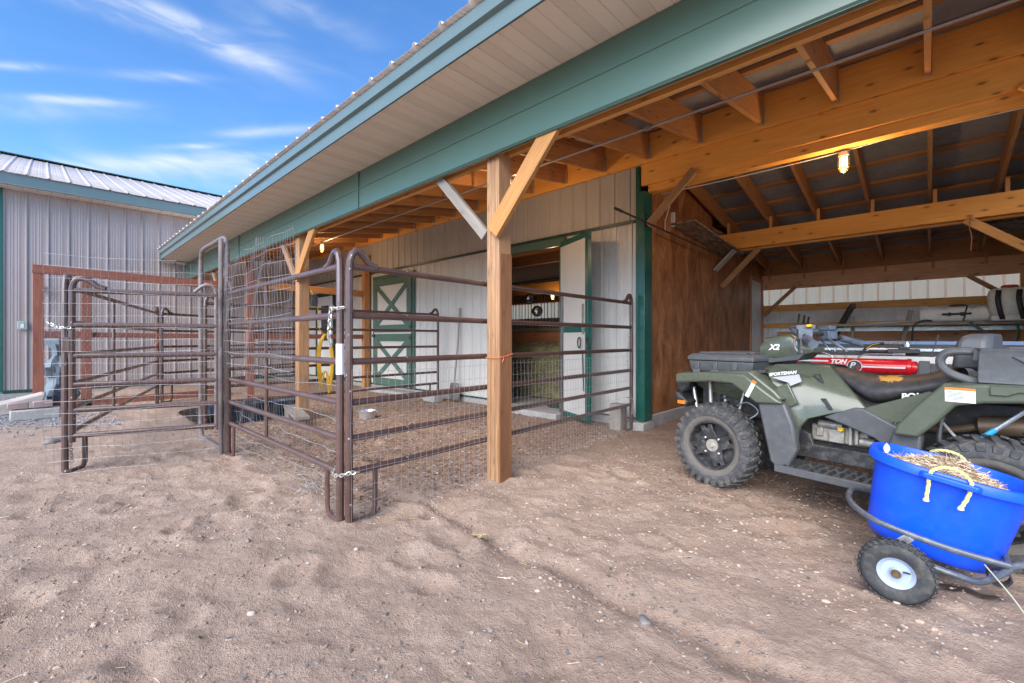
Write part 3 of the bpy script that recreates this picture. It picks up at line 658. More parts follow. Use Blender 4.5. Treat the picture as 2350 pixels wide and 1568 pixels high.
# shelf brackets / strand board shelf on the plywood
bpart('strand_board_shelf', MB().beam((-2.44, 6.0, 2.75), (-2.44, 8.15, 2.60), .33, .022), OSB)
bpart('shelf_bracket', MB().beam((-2.60, 7.75, 2.30), (-2.30, 7.75, 2.60), .17, .03), GALV)
bpart('shelf_bracket', MB().beam((-2.6, 6.05, 2.72), (-2.6, 6.05, 2.92), .05, .03), WHT)
obj_pole = tag(obj('steel_pole', MB().tube([(-2.50, 4.33, 2.585), (-2.46, 7.75, 2.50)], .012, 8).tube([(-2.50, 4.30, 2.586), (-2.50, 4.46, 2.583)], .017, 8), DARK), 'long thin dark steel pole with a grip, hung high along the plywood wall', 'pole')
# conduits
bpart('conduit', MB().tube([(XL+.5, 3.96, 3.165), (XR, 3.96, 3.165)], .0125, 8), GALV)
bpart('conduit_clip', MB().box((-1.95, 3.96, 3.165), (.05, .03, .035)), GALV)
bpart('conduit', MB().tube(spline([(-2.5, YW+.16, 3.02), (-1.7, YW+.16, 3.005), (-.75, YW+.16, 3.012), (-.2, YW+.16, 3.04), (.5, YW+.16, 3.03), (XR, YW+.16, 3.03)]), .006, 6), WHT)
bpart('conduit', MB().tube(spline([(XPLY+.06, 5.9, 3.02), (XPLY+.05, 5.85, 2.9), (XPLY+.03, 5.8, 2.75), (XPLY+.03, 5.8, 2.6)]), .006, 6), WHT)

# stable door (closed dutch door) on the far stretch of wall
def dutch(x0, x1):
    y = YW-.04; W = x1-x0; fr = .16
    d = bpart('dutch_door', MB().bb((x0+.02, y-.02, .12), (x1-.02, y+.01, 2.50)), WALLW)
    mb = MB(); yy = (y-.045, y-.021)
    def bar(a, b_, w_=.11): mb.beam((a[0], y-.034, a[1]), (b_[0], y-.034, b_[1]), w_, .02, up=(0, 1, 0))
    for z0, z1 in ((.12, 1.26), (1.30, 2.50)):
        mb.bb((x0, yy[0], z0), (x0+fr, yy[1], z1)); mb.bb((x1-fr, yy[0], z0), (x1, yy[1], z1)); mb.bb((x0+fr, yy[0]+.001, z0), (x1-fr, yy[1], z0+fr)); mb.bb((x0+fr, yy[0]+.001, z1-fr), (x1-fr, yy[1], z1))
        bar((x0+fr-.02, z0+fr), (x1-fr+.02, z1-fr), .10)
    for z0, z1 in ((.12, 1.26), (1.30, 2.50)):
        mb.beam((x0+fr-.02, y-.038, z1-fr), (x1-fr+.02, y-.038, z0+fr), .10, .02, up=(0, 1, 0))
    obj('cross_brace', mb, GREEN, d, bevel=.003); obj('hinge', MB().bb((x1-.05, y-.06, 1.15), (x1+.02, y-.046, 1.20)).bb((x1-.05, y-.06, 1.38), (x1+.02, y-.046, 1.43)), DARK, d); obj('latch', MB().box((x0+.05, y-.06, 1.22), (.10, .03, .06)), BLACK, d)
    bpart('door_frame', MB().bb((x0-.06, y-.01, .10), (x0-.005, y+.03, 2.56)).bb((x1+.005, y-.01, .10), (x1+.06, y+.03, 2.56)).bb((x0-.06, y-.01, 2.515), (x1+.06, y+.031, 2.58)), GREEN)
dutch(-9.33, -7.80)
# walk-in door with a window, farther along
d = bpart('walk_in_door', MB().bb((-12.4, YW-.06, .1), (-11.45, YW-.02, 2.3)), WHT, bevel=.003)
obj('window_pane', MB().bb((-12.15, YW-.066, 1.1), (-11.7, YW-.061, 2.05)), mat('dark_glass', (.05, .06, .07), .08, dirt=.1), d)
bpart('door_frame', MB().bb((-12.5, YW-.07, .1), (-12.4, YW-.02, 2.4)).bb((-11.45, YW-.07, .1), (-11.35, YW-.02, 2.4)).bb((-12.4, YW-.07, 2.3), (-11.45, YW-.02, 2.4)), DARKG)
# open leaf of the wide doorway
def leaf():
    p0 = V((-3.97, YW-.03, 0)); p1 = V((-3.24, 4.93, 0)); e = (p1-p0).normalized(); n = V((e.y, -e.x, 0)); L_ = (p1-p0).length
    def bx(mb, a, b_, z0, z1, t0=-.02, t1=.02):
        vs = []
        for s_ in (a, b_):
            for t in (t0, t1):
                for z in (z0, z1): vs.append(p0+e*s_+n*t+V((0, 0, z)))
        mb.add(vs, [(0, 1, 3, 2), (4, 6, 7, 5), (0, 4, 5, 1), (2, 3, 7, 6), (0, 2, 6, 4), (1, 5, 7, 3)]); return mb
    l = bpart('door_leaf', bx(bx(MB(), .03, L_-.07, .11, 1.24), .03, L_-.07, 1.34, 2.50), WALLW)
    g = MB(); bx(g, L_-.07, L_, .06, 2.58, -.03, .03); bx(g, 0, L_-.07, 2.5, 2.58, -.025, .025); bx(g, 0, .03, .06, 2.5, -.025, .025); bx(g, .03, L_-.07, 1.24, 1.34, -.026, .026); bx(g, .03, L_-.07, .05, .11, -.025, .025)
    obj('leaf_frame', g, GREENP, l, bevel=.003)
    obj('bolt', bx(MB(), L_-.13, L_-.10, 1.22, 1.62, .026, .045), CHROME, l)
    for s_ in (L_-.17, L_+.05):
        c = p0+e*s_+n*.06+V((0, 0, 1.1)); obj('handle', MB().tube([c+e*.04*math.cos(t)+V((0, 0, .07*math.sin(t))) for t in np.linspace(0, 2*math.pi, 13)[:-1]], .009, 6, closed=True), BLACK, l)
    c = p0+e*(L_-.12)+n*.04; obj('hanging_strap', MB().tube([c+V((0, 0, 1.0)), c+V((.01, 0, .75)), c+V((.02, 0, .45))], .008, 6), BLACK, l)
leaf()
# inside the stable: stall front, beams, hay
bpart('stable_floor', MB().bb((-12.0, YW+.12, -.05), (XPLY-.1, YB, .05)), CONC)
bpart('stable_ceiling', MB().bb((-12.0, YW+.2, 3.0), (XPLY-.03, YB-.1, 3.05)), WJ)
bpart('stable_side_wall', MB().bb((-12.05, YW+.1, .05), (-12.0, YB-.1, 3.0)), PLY)
bpart('stall_board', MB().beam((-12.0, 8.0, .70), (XPLY-.03, 8.0, .70), .05, 1.25), WPINK); bpart('stall_rail', MB().bb((-12.0, 7.95, 1.33), (XPLY-.03, 8.05, 1.40)), GALV)
bpart('stall_beam', MB().beam((-12.0, 7.8, 2.30), (XPLY-.03, 7.8, 2.30), .06, .25), WH); bpart('stall_beam', MB().beam((-12.0, 6.6, 2.70), (XPLY-.03, 6.6, 2.70), .06, .20), WJ)
mb = MB()
for k in range(64): mb.tube([(-9.0+.10*k, 8.0, 1.40), (-9.0+.10*k, 8.0, 2.17)], .009, 5)
bpart('stall_bars', mb, DARK)
for c in ((-6.60, 7.6, 2.06), (-6.38, 7.6, 1.77)):
    mb = MB().lathe(c, (.55, -.8, 0), [(-.06, .0), (-.05, .06), (.03, .125), (.04, .12), (-.03, .07), (-.035, .045), (-.035, 0)], 24)
    tag(obj('reflector_pan', mb, mat('dark_chrome', (.32, .32, .33), .12, metal=1, dirt=.05, bstr=0)), 'shiny round metal %s hanging on the stall bars' % ('pan, the higher one,' if c[2] > 1.8 else 'pan, the lower one,'), 'pan')
def haystack():
    mb = MB()
    for k in range(3800):
        f = random.choice('tffs'); 
        if f == 't': p = V((random.uniform(-6.1, -4.55), random.uniform(6.3, 7.3), 1.02+.05*random.random()))
        elif f == 'f': p = V((random.uniform(-6.1, -4.55), 6.3+random.uniform(-.02, .03), random.uniform(.06, 1.03)))
        else: p = V((-4.55+random.uniform(-.02, .02), random.uniform(6.3, 7.3), random.uniform(.06, 1.03)))
        q = V((random.gauss(0, 1), random.gauss(0, 1), random.gauss(0, .6))).normalized()*.05; mb.tube([p-q, p+q], .003, 3, caps=False)
    t = thing('hay_stack', 'big green hay bale inside the wide stable doorway', 'hay', (-5.3, 6.8, .05))
    obj('bale', MB().bb((-6.1, 6.3, .05), (-4.55, 7.3, 1.02)), mat('hay_core', (.17, .15, .06), .95, var=.4, dirt=.5, bscale=40, bstr=.8), t, bevel=.05, seg=3); obj('loose_hay', mb, HAYM, t, recalc=False)
haystack()
mb = MB().lathe((-4.35, 5.75, .05), (0, 0, 1), [(0, 0), (0, .2), (.07, .24), (.075, .23), (.02, .19), (.02, 0)], 24); tag(obj('feed_pan', mb, TARP), 'black rubber feed pan on the floor just inside the wide doorway', 'feed pan')
# horizontal cabling box near left post
bpart('outlet_box', MB().bb((-6.45, 2.62, 1.62), (-6.38, 2.70, 1.78)), BLACK)

# ------------------------------------------------------------ jar lamps
def lamp(x, y, z, label, power, name='caged_lamp', cat='lamp'):
    t = thing(name, label, cat, (x, y, z), group='caged jar lamps under the roof')
    obj('lamp_base', MB().lathe((0, 0, 0), (0, 0, -1), [(0, 0), (0, .045), (.035, .045), (.04, .035), (.04, 0)], 20), WHT, t, local=True)
    glass = emis('lit_lamp_glass', (1.0, .66, .26), .55)
    obj('glass_jar', MB().lathe((0, 0, -.04), (0, 0, -1), [(0, .030), (.10, .032), (.13, .024), (.145, .0)], 20), glass, t, local=True)
    obj('bulb', MB().lathe((0, 0, -.05), (0, 0, -1), [(0, .0333), (.05, .0345), (.09, .0345), (.1, .033)], 12), emis('bulb', (1.0, .80, .45), 1.6), t, local=True)
    mb = MB()
    for k in range(6):
        a = k*math.pi/3; c, s_ = math.cos(a), math.sin(a); mb.tube([(.045*c, .045*s_, -.04), (.046*c, .046*s_, -.13), (.034*c, .034*s_, -.18), (0, 0, -.20)], .0025, 5)
    for zz, r_ in ((-.07, .046), (-.11, .047), (-.15, .043)): mb.tube([(r_*math.cos(a), r_*math.sin(a), zz) for a in np.linspace(0, 2*math.pi, 17)[:-1]], .0022, 5, closed=True)
    obj('wire_cage', mb, mat('brass', (.40, .26, .09), .4, metal=.7), t, local=True)
    l = bpy.data.lights.new('bulb_light', 'POINT'); l.energy = power; l.color = (1, .60, .28); l.shadow_soft_size = .05; lo = bpy.data.objects.new('bulb_light', l); COL.objects.link(lo); lo.parent = t; lo.location = (.0, 0, -.26)
    return t
lamp(-.61, 5.46, 3.005, 'lit caged jar lamp below the orange header over the four-wheeler', 15)
lamp(-3.79, 3.96, 3.15, 'lit caged jar lamp beside the nearest timber post', 11)
lamp(-9.15, 3.96, 3.15, 'lit caged jar lamp farthest away, beyond the corral fence', 12)
lamp(-5.87, 7.5, 2.19, 'small glowing orange lamp inside the stable doorway', 5)

# ------------------------------------------------------------ neighbouring building on the left
nb = thing('metal_building', 'grey ribbed metal building with a pale ribbed roof and blue green eave', 'building', (-13.4, -.5, 0))
XB = -13.40; YS = -.60
obj('wall', ribbed(MB(), (XB, YS, .10), (0, 1, 0), (0, 0, 1), (1, 0, 0), 9, 4.05, .305, .024), WALLM, nb)
obj('side_wall', ribbed(MB(), (XB, YS, .10), (-1, 0, 0), (0, 0, 1), (0, -1, 0), 9, 4.05), WALLM, nb)
obj('corner_trim', MB().bb((XB-.12, YS-.04, .08), (XB+.035, YS+.04, 4.15)), GREENP, nb); obj('base_trim', MB().bb((XB+.0, YS+.04, .06), (XB+.04, 6, .12)), DARKG, nb); obj('footing', MB().bb((XB-9, YS-.02, -.1), (XB+.03, 6, .06)), CONC, nb)
XE2 = -12.98
def soff2():
    mb = MB(); y = YS-.5; rows = []
    while y < 8:
        for a, h in [(0, 0), (.008, .012), (.016, 0)]: rows.append([(XE2, y+a, 4.155+h), (XB, y+a, 4.155+h)])
        y += .2
    mb.grid(rows); return mb
obj('soffit', soff2(), SOFFIT, nb, smooth=0)
obj('fascia', MB().bb((XE2, YS-.5, 4.14), (XE2+.03, 8, 4.36)).bb((XE2+.03, YS-.5, 4.14), (XE2+.045, 8, 4.165)), GREENL, nb, bevel=.006)
v = V((-6, 0, 1.98)).normalized(); k2 = V((-6, 0, 1.98)).length
obj('roof_sheet', ribbed(MB(), (XE2+.06, YS-.6, 4.375), (0, 1, 0), v, (0, 0, 1), 9, k2, .305, .02), ROOFL, nb, solid=.0015)
obj('ridge_cap', MB().beam((XE2-5.9, YS-.6, 6.37), (XE2-5.9, 8.4, 6.37), .25, .03), DARKG, nb)
obj('roof_sheet', ribbed(MB(), (XE2-5.9, YS-.6, 6.33), (0, 1, 0), V((-6, 0, -1.98)).normalized(), (0, 0, 1), 9, k2, .305, .03), ROOFL, nb)
def outlet():
    t = thing('wall_thermostat', 'small pale square outlet box on the mauve grey wall', 'outlet box', (XB+.03, 0, 0))
    x = XB+.03; y = (50-CX)/F; u = y; d = 13.37/(.6858-u*.7278); Y = d*(.7278+u*.6858); z = 1.15+30*d/F
    obj('cover', MB().bb((x, Y-.06, z-.08), (x+.04, Y+.08, z+.09)), mat('sage_plastic', (.32, .38, .34), .5), t, bevel=.01, seg=2); obj('socket', MB().bb((x+.04, Y-.015, z-.04), (x+.045, Y+.03, z+.04)), LABEL, t)
outlet()
# slab and blocks by the corner
def slabs():
    x, y = px(25, 950); z = 0
    mb = MB().prism([(-.75, .06), (-.7, .16), (-.1, .19), (.42, .30), (.47, .28), (.35, .03), (-.6, -.02)], -.25, .25, lambda p, q, t: (x+.0+t-.3*p*0, y+p*.8, q)); tag(obj('stone_slab', mb, ROCKP, bevel=.02, seg=2), 'pale rounded flagstone slab lying at the foot of the grey wall corner', 'stone slab')
    x, y = px(75, 962)
    for (a, b_, dz, lab) in ((-.20, 0, .16, 'pinkish grey paver, the left one on top of the rough block'), (.04, .02, .162, 'pinkish grey paver, the right one on top of the rough block')):
        tag(obj('paver', MB().box((x-.02, y+a+.06, dz+.045), (.18, .20, .09), Matrix.Rotation(b_, 3, 'Z')), PAVER, bevel=.008), lab, 'paver', 'pavers stacked by the gravel')
    tag(obj('concrete_block', MB().box((x-.04, y+.03, .07), (.24, .5, .16)), CONC, bevel=.02, seg=2), 'rough concrete block under the two pinkish pavers', 'concrete block')
slabs()

# ------------------------------------------------------------ redwood run frame with chicken wire
rw = thing('timber_run_frame', 'red stained timber frame with chicken wire before the grey building', 'timber frame', (-10.5, 1.2, 0))
def rpart(n, *a): return obj(n, MB().beam(*a), WRED, rw, bevel=.004)
XF = -10.5
rpart('post', (XF, -.06, 0), (XF, -.06, 2.26), .13, .13); rpart('post', (XF, .50, 0), (XF, .50, 2.26), .13, .13); rpart('post', (XF-1.1, -.06, 0), (XF-1.1, -.06, 2.24), .12, .12)
rpart('top_rail', (XF+.05, -.13, 2.28), (XF+.05, 2.46, 2.24), .05, .14); rpart('middle_rail', (XF+.03, 0.01, 1.22), (XF+.03, .44, 1.22), .05, .12); rpart('middle_rail', (XF-.02, .57, 1.22), (XF-.02, 2.46, 1.20), .04, .09)
rpart('bottom_board', (XF+.04, -.1, .06), (XF+.04, 2.4, .06), .05, .13); rpart('side_rail', (XF-.07, -.06, 2.2), (XF-1.04, -.06, 2.2), .09, .13)
rpart('side_rail', (XF-1.1, -.06, 2.27), (XB, -.06, 2.22), .05, .10)
def hexmesh(o, ud, vd, W, Hh, s_=.036, r_=.0006):
    mb = MB(); o = V(o); ud = V(ud); vd = V(vd); w_ = s_*math.sqrt(3); j = 0; y = 0
    while y < Hh:
        x = (w_/2 if j % 2 else 0)
        while x < W:
            c = o+ud*x+vd*y; p = [c+ud*(w_/2*a)+vd*(s_/2*b_) for a, b_ in ((-1, -1), (0, -2), (1, -1), (1, 1))]
            mb.tube([p[0], p[1], p[2], p[3]], r_, 3, caps=False); x += w_
        y += s_*1.5; j += 1
    return mb
obj('chicken_wire', hexmesh((XF+.09, -.02, .15), (0, 1, 0), (0, 0, 1), 2.4, 2.05), WIRED, rw, recalc=False)
obj('chicken_wire', hexmesh((XF-.1, -.12, .15), (-1, 0, 0), (0, 0, 1), 1.0, 2.0), WIRED, rw, recalc=False)
# bundle of clear sheeting stored in the run
def sheeting():
    rows = []; cx, cy = -10.9, .18
    for i in range(14):
        z = 1.25*(1-i/13); rad = .10+.06*math.sin(i*1.3)+.01*i; rows.append([(cx+rad*math.cos(a)*(1+.2*math.sin(5*a+i)), cy+rad*.9*math.sin(a)*(1+.2*math.cos(4*a+i*.7)), z) for a in np.linspace(0, 2*math.pi, 22)])
    m, N, L, b = nodes('crumpled_netting'); b.inputs['Base Color'].default_value = (.13, .17, .21, 1); b.inputs['Roughness'].default_value = .5
    tag(obj('rolled_netting', MB().grid(rows), m), 'crumpled bluish rolled netting standing inside the red timber frame', 'netting roll')
sheeting()
# partition rail and posts across the shelter beyond the pen
pr = thing('timber_partition', 'brown timber rail and posts crossing under the far end of the shelter', 'timber partition', (-9.6, 4, 0))
obj('post', MB().beam((-9.6, YW-.12, 0), (-9.6, YW-.12, 3.1), .13, .13), WJ, pr); obj('post', MB().beam((-9.6, 2.75, 0), (-9.6, 2.75, 2.75), .12, .12), WRED, pr)
obj('rail', MB().beam((-9.6, 2.8, 2.22), (-9.6, YW-.2, 2.2), .05, .14), WJ, pr); obj('rail', MB().beam((-9.6, 2.8, 1.2), (-9.6, YW-.2, 1.2), .05, .1), WRED, pr)

# ------------------------------------------------------------ corral panels
RZ = [1.605, 1.30, 1.012, .757, .535, .325]
def wires(mb, P0, e, L_, z0, z1f, off=.03, wob=.006, dx=.052, dz=.102, r_=.0014, skip=0, x0=0):
    n = V((-e.y, e.x, 0)); P0 = V(P0)
    def disp(s_, z): return off+wob*(math.sin(s_*7.3+z*3.1)+.8*math.sin(s_*17+z*11))
    def sl(s_, z): return wob*.9*math.sin(z*9+s_*5)
    s_ = x0
    while s_ < L_:
        zt = z1f(s_); k = max(3, int((zt-z0)/.12)); ex = random.uniform(-.03, .0)
        mb.tube([P0+e*(s_+sl(s_, z0+(zt-z0)*i/k))+n*disp(s_, z0+(zt-z0)*i/k)+V((0, 0, z0+ex*(i == 0)+(zt-z0)*i/k)) for i in range(k+1)], r_, 3, caps=False); s_ += dx
    z = z0+.02
    while z < max(z1f(x0), z1f(L_)):
        k = int((L_-x0)/.10)+1; pts = []
        for i in range(k+1):
            s_ = x0+(L_-x0)*i/k
            if z <= z1f(s_)+.01: pts.append(P0+e*s_+n*disp(s_, z)+V((0, 0, z+sl(s_+1, z)*.8)))
        if len(pts) > 1: mb.tube(pts, r_, 3, caps=False)
        z += dz
    return mb
def panel(label, P0, P1, z=0, loops=(1, 1), legs=(1, 1), stays=(.5,), m=PIPE, grp='brown pipe corral panels', h=1.70, mesh=None):
    P0 = V((P0[0], P0[1], z)); P1 = V((P1[0], P1[1], z)); e = (P1-P0); L_ = e.length; e.normalize()
    t = thing('corral_panel', label, 'corral panel', tuple(P0), math.atan2(e.y, e.x), grp); k = (h-.1)/RZ[0]
    for r_ in RZ: obj('rail', MB().tube([(.02, 0, r_*k), (L_-.02, 0, r_*k)], .021, 10, flat=.9), m, t, local=True)
    for end, lp, lg in ((0, loops[0], legs[0]), (1, loops[1], legs[1])):
        f = (lambda a, zz: (a, 0, zz)) if end == 0 else (lambda a, zz: (L_-a, 0, zz))
        pts = [f(0, .012), f(0, h-.13)]
        if lp: pts += [f(.004, h-.07), f(.02, h-.025), f(.045, h), f(.075, h-.005), f(.105, h-.035), f(.14, h-.075), f(.19, h-.088)]
        else: pts += [f(0, h-.07)]
        obj('end_post', MB().tube(pts, [.024, .024]+[.023]*(len(pts)-2), 10), m, t, local=True)
        if lg: obj('leg', MB().tube([f(.0, .018), f(.03, .012), f(.13, .012), f(.165, .03), f(.178, .075), f(.18, .20), f(.18, .33*k)], [.019, .019, .018, .018, .018, .018, .018], 8, flat=.8), m, t, local=True)
    for s_ in stays: obj('stay', MB().tube([(L_*s_, .0, .325*k), (L_*s_, .0, 1.605*k)], .015, 8), m, t, local=True)
    if mesh: 
        mb = MB()
        for kw in mesh: wires(mb, (0, 0, 0), V((1, 0, 0)), **kw)
        obj('wire_mesh', mb, WIRE, t, local=True, recalc=False)
    return t
C0 = (-2.625, 1.272)
def tall(s_): return 1.97+.04*math.sin(s_*5)-(.06 if s_ > 1.5 else 0)
LA = 2.33
panel('corral panel in front, from the chained corner back to the tall bow gate', (C0[0]-.03, C0[1]-.01), (-5.03, 1.25), stays=(.55,), mesh=[
    dict(L_=LA, z0=.9, z1f=tall, off=.035, wob=.012, x0=.66, r_=.0017), dict(L_=LA, z0=0, z1f=lambda s_: .90-.03*math.sin(s_*3), off=-.035, wob=.015)])
panel('corral panel running behind the near timber post to the barn corner', (C0[0]+.025, C0[1]+.02), (-2.73, 5.10), stays=(.60,), mesh=[dict(L_=3.8, z0=0, z1f=lambda s_: .965+.015*math.sin(s_*2), off=-.03, wob=.004)])
panel('corral panel behind the swung gate, from the left corner back toward the red frame', (-5.39, .125), (-9.92, 1.38), stays=(.35,), legs=(0, 1))
lx, ly_ = px(194, 1076)
obj('leg', MB().tube(spline([(-5.39, .125, .02), (-5.37, .15, .012), (lx-.02, ly_-.03, .012), (lx, ly_, .06), (lx+.003, ly_+.002, .20), (lx+.003, ly_+.002, .31)], 3), .02, 8), PIPE, bpy.data.objects['corral_panel.002'])
panel('far corral panel crossing in front of the timber partition', (-9.98, 1.45), (-11.7, 4.6), stays=(.5,), m=PIPE)
panel('corral panel across the middle of the pen with the yellow cord on it', (-6.66, 1.40), (-6.66, 5.05), stays=(), legs=(1, 1))
# bow gate frame
bg_ = thing('bow_gate_frame', 'tall arched pipe gateway between the corral panels', 'gate frame', (-5.08, 1.25, 0), math.pi)
obj('arch', MB().tube(spline([(0, 0, .02), (0, 0, .6), (0, 0, 1.2), (0, 0, 1.95), (.03, 0, 2.10), (.12, 0, 2.17), (.5, 0, 2.175), (.94, 0, 2.17), (1.03, 0, 2.10), (1.06, 0, 1.95), (1.06, 0, 1.2), (1.06, 0, .2)], 4), .024, 10), PIPEG, bg_, local=True)
obj('sill', MB().tube(spline([(.0, 0, .02), (.1, 0, .02), (.5, 0, .02), (.95, 0, .02), (1.04, 0, .06), (1.06, 0, .2)], 4), .024, 10), PIPEG, bg_, local=True)
obj('hinge_post', MB().tube([(-.0, .05, .0), (-.0, .05, 2.14)], .022, 8), PIPEG, bg_, local=True)
# swung gate
def gate():
    P0 = V((-5.30, .165, 0)); P1 = V((-4.95, 1.13, 0)); e = P1-P0; L_ = e.length
    t = thing('pipe_gate', 'six bar pipe gate swung open at the left, covered in tall welded wire', 'gate', tuple(P0), math.atan2(e.y, e.x))
    zs = [1.565, 1.27, 1.005, .76, .54, .325]
    for z in zs: obj('rail', MB().tube([(0, 0, z), (L_, 0, z)], .022, 10), PIPE, t, local=True)
    obj('end_post', MB().tube([(0, 0, .27), (0, 0, 1.58), (.01, 0, 1.63), (.035, 0, 1.665), (.075, 0, 1.67), (.12, 0, 1.645), (.17, 0, 1.60), (.22, 0, 1.585)], .024, 10), PIPE, t, local=True)
    obj('end_post', MB().tube([(L_, 0, .28), (L_, 0, 1.58), (L_-.01, 0, 1.63), (L_-.035, 0, 1.66), (L_-.08, 0, 1.665), (L_-.12, 0, 1.64), (L_-.17, 0, 1.59)], .017, 8), PIPEG, t, local=True)
    obj('latch_box', MB().box((-.03, 0, 1.10), (.05, .05, .13)), PIPE, t, local=True, bevel=.004)
    mb = MB(); wires(mb, (-.16, -.05, 0), V((1, 0, 0)), L_+.16, 0.0, lambda s_: 1.86+.02*math.sin(s_*4), off=0, wob=.012, r_=.0014); obj('wire_mesh', mb, WIRE, t, local=True, recalc=False)
gate()
def chain(label, pts, link=.034, m=CHROME):
    pts = spline(pts, 10); acc = []; d = 0; mb = MB(); L_ = [0]
    for a, b_ in zip(pts, pts[1:]): L_.append(L_[-1]+(b_-a).length)
    s_ = 0; k = 0; step = link*.72
    while s_ < L_[-1]:
        i = max(j for j in range(len(L_)) if L_[j] <= s_); i = min(i, len(pts)-2); t = (s_-L_[i])/max(1e-6, L_[i+1]-L_[i]); p = pts[i].lerp(pts[i+1], t); dr_ = (pts[i+1]-pts[i]).normalized()
        a = dr_.orthogonal().normalized(); a = Matrix.Rotation(k*math.pi/2+.4, 3, dr_) @ a
        mb.tube([p+dr_*(link*.5*math.cos(th))*1.0+a*(link*.30*math.sin(th)) for th in np.linspace(0, 2*math.pi, 11)[:-1]], .0034, 5, closed=True); s_ += step; k += 1
    tag(obj('chain', mb, m), label, 'chain', 'steel chains on the corral')
c = V((C0[0], C0[1], 0))
chain('silver chain hanging down from the top of the nearest corral corner', [c+V((-.10, -.03, 1.32)), c+V((-.06, -.045, 1.345)), c+V((0, -.06, 1.335)), c+V((.06, -.03, 1.34))])
chain('loose silver chain end dangling at the nearest corral corner', [c+V((-.075, -.05, 1.33)), c+V((-.085, -.055, 1.2)), c+V((-.08, -.05, 1.09))])
chain('silver chain looped low around the two nearest corner posts', [c+V((-.09, -.02, .335)), c+V((-.04, -.05, .315)), c+V((.03, -.04, .32)), c+V((.09, 0, .34)), c+V((.11, .05, .34))])
chain('silver chain holding the free end of the swung gate to the leftmost corral post', [(-5.44, .02, 1.30), (-5.40, .06, 1.26), (-5.33, .09, 1.245), (-5.27, .16, 1.245)])
chain('rusty chain dangling at the foot of the leftmost corral post', [(-5.36, .15, .32), (-5.355, .16, .2), (-5.35, .165, .08)], m=mat('rusty_chain', (.2, .15, .13), .5, metal=.5))
chain('chain hanging on the far corral end beside the barn corner', [(-2.74, 5.06, 1.2), (-2.75, 5.04, .95), (-2.74, 5.03, .75)])
chain('short chain looped at the low rail by the barn corner', [(-2.70, 4.98, .42), (-2.68, 5.05, .38), (-2.70, 5.06, .22)])
chain('chain hanging behind the arched gateway', [(-6.5, 1.45, 1.2), (-6.52, 1.44, .95), (-6.5, 1.42, .7)], m=mat('rusty_chain', (.2, .15, .13), .5, metal=.5))
tag(obj('sticker', MB().tube([c+V((-.03, -.010, .93)), c+V((-.03, -.010, 1.12))], .0255, 10, caps=False), LABEL), 'pale worn sticker wrapped on the nearest corner post', 'sticker')
tag(obj('baling_twine', MB().tube(spline([(-2.61, 2.455, 1.0), (-2.53, 2.452, .998), (-2.452, 2.452, 1.004), (-2.449, 2.53, 1.012), (-2.445, 2.60, 1.03)], 4), .0035, 5).tube(spline([(-2.448, 2.5, 1.0), (-2.44, 2.49, .985), (-2.445, 2.48, .965)], 4), .003, 5), TWINE), 'orange baling twine tied around the nearest timber post', 'twine')
tag(obj('baling_twine', MB().tube(spline([(-9.6, 1.35, 1.25), (-9.6, 1.36, 1.12), (-9.58, 1.30, 1.05), (-9.6, 1.34, .92)], 4), .004, 5), TWINE), 'orange twine hanging on the far corral panel behind the gate', 'twine')
def tumble():
    x, y = px(715, 1135); mb = MB(); rnd = random.Random(3)
    for k in range(30):
        a = rnd.uniform(0, 6.28); p = V((x+rnd.gauss(0, .05), y+rnd.gauss(0, .02), .02+rnd.uniform(0, .10))); pts = [p]; d = V((rnd.gauss(0, 1), rnd.gauss(0, .5), rnd.gauss(.5, .8))).normalized()
        for j in range(4): d = (d+V((rnd.gauss(0, .5), rnd.gauss(0, .3), rnd.gauss(-.05, .4)))).normalized(); pts.append(pts[-1]+d*.035)
        for q in pts: q.z = max(q.z, .01)
        mb.tube(pts, .0022, 4)
    tag(obj('dry_tumbleweed', mb, island('dry_stems', [(0, (.24, .20, .17)), (1, (.44, .40, .36))]), recalc=False), 'small tangle of pale dry weed caught at the foot of the wire mesh', 'weed')
tumble()

# ------------------------------------------------------------ things in the pen
def cordcoil():
    x, y = -6.60, 2.90; mb = MB(); rnd = random.Random(5)
    for k in range(9):
        w_ = .055+.012*(k % 4); b_ = .42+rnd.uniform(-.09, .05); xx = x+.012*(k % 3)
        mb.tube(spline([(xx, y, 1.22), (xx+.01, y-w_*.6, 1.17), (xx, y-w_-.02, 1.0), (xx+.02, y-w_-.03, .75), (xx, y-w_*.9, b_+.05), (xx+.01, y-.01-w_*.3, b_+.18), (xx, y-.02, .65), (xx, y+.02, .65), (xx+.01, y+.01+w_*.3, b_+.15), (xx, y+w_*.9, b_), (xx+.02, y+w_+.03, .75), (xx, y+w_+.02, 1.0), (xx+.01, y+w_*.6, 1.17), (xx, y, 1.22)], 4), .009, 5)
    t = thing('extension_cord', 'yellow extension cord coiled over the rail in the middle of the pen', 'extension cord', (x, y, 0))
    obj('coil', mb, CORD, t); obj('lead', MB().tube(spline([(x, y, 1.2), (x+.02, y-.10, 1.32), (-6.45, 2.75, 1.5), (-6.42, 2.66, 1.75), (-6.45, 2.62, 1.85), (-6.47, 2.62, 1.72)], 6), .006, 5), CORD, t)
    obj('hook', MB().tube(spline([(x, y, 1.3), (x+.02, y+.02, 1.34), (x+.02, y+.04, 1.28), (x+.01, y, 1.18)], 4), .007, 5), BLACK, t)
cordcoil()
x, y = px(842, 958); tag(obj('steel_bowl', MB().lathe((x, y, g1(x, y)+.005), (0, 0, 1), [(0, 0), (0, .11), (.11, .13), (.115, .137), (.11, .135), (.012, .105), (.012, 0)], 28), SILV), 'shallow stainless steel bowl on the pen floor', 'bowl')
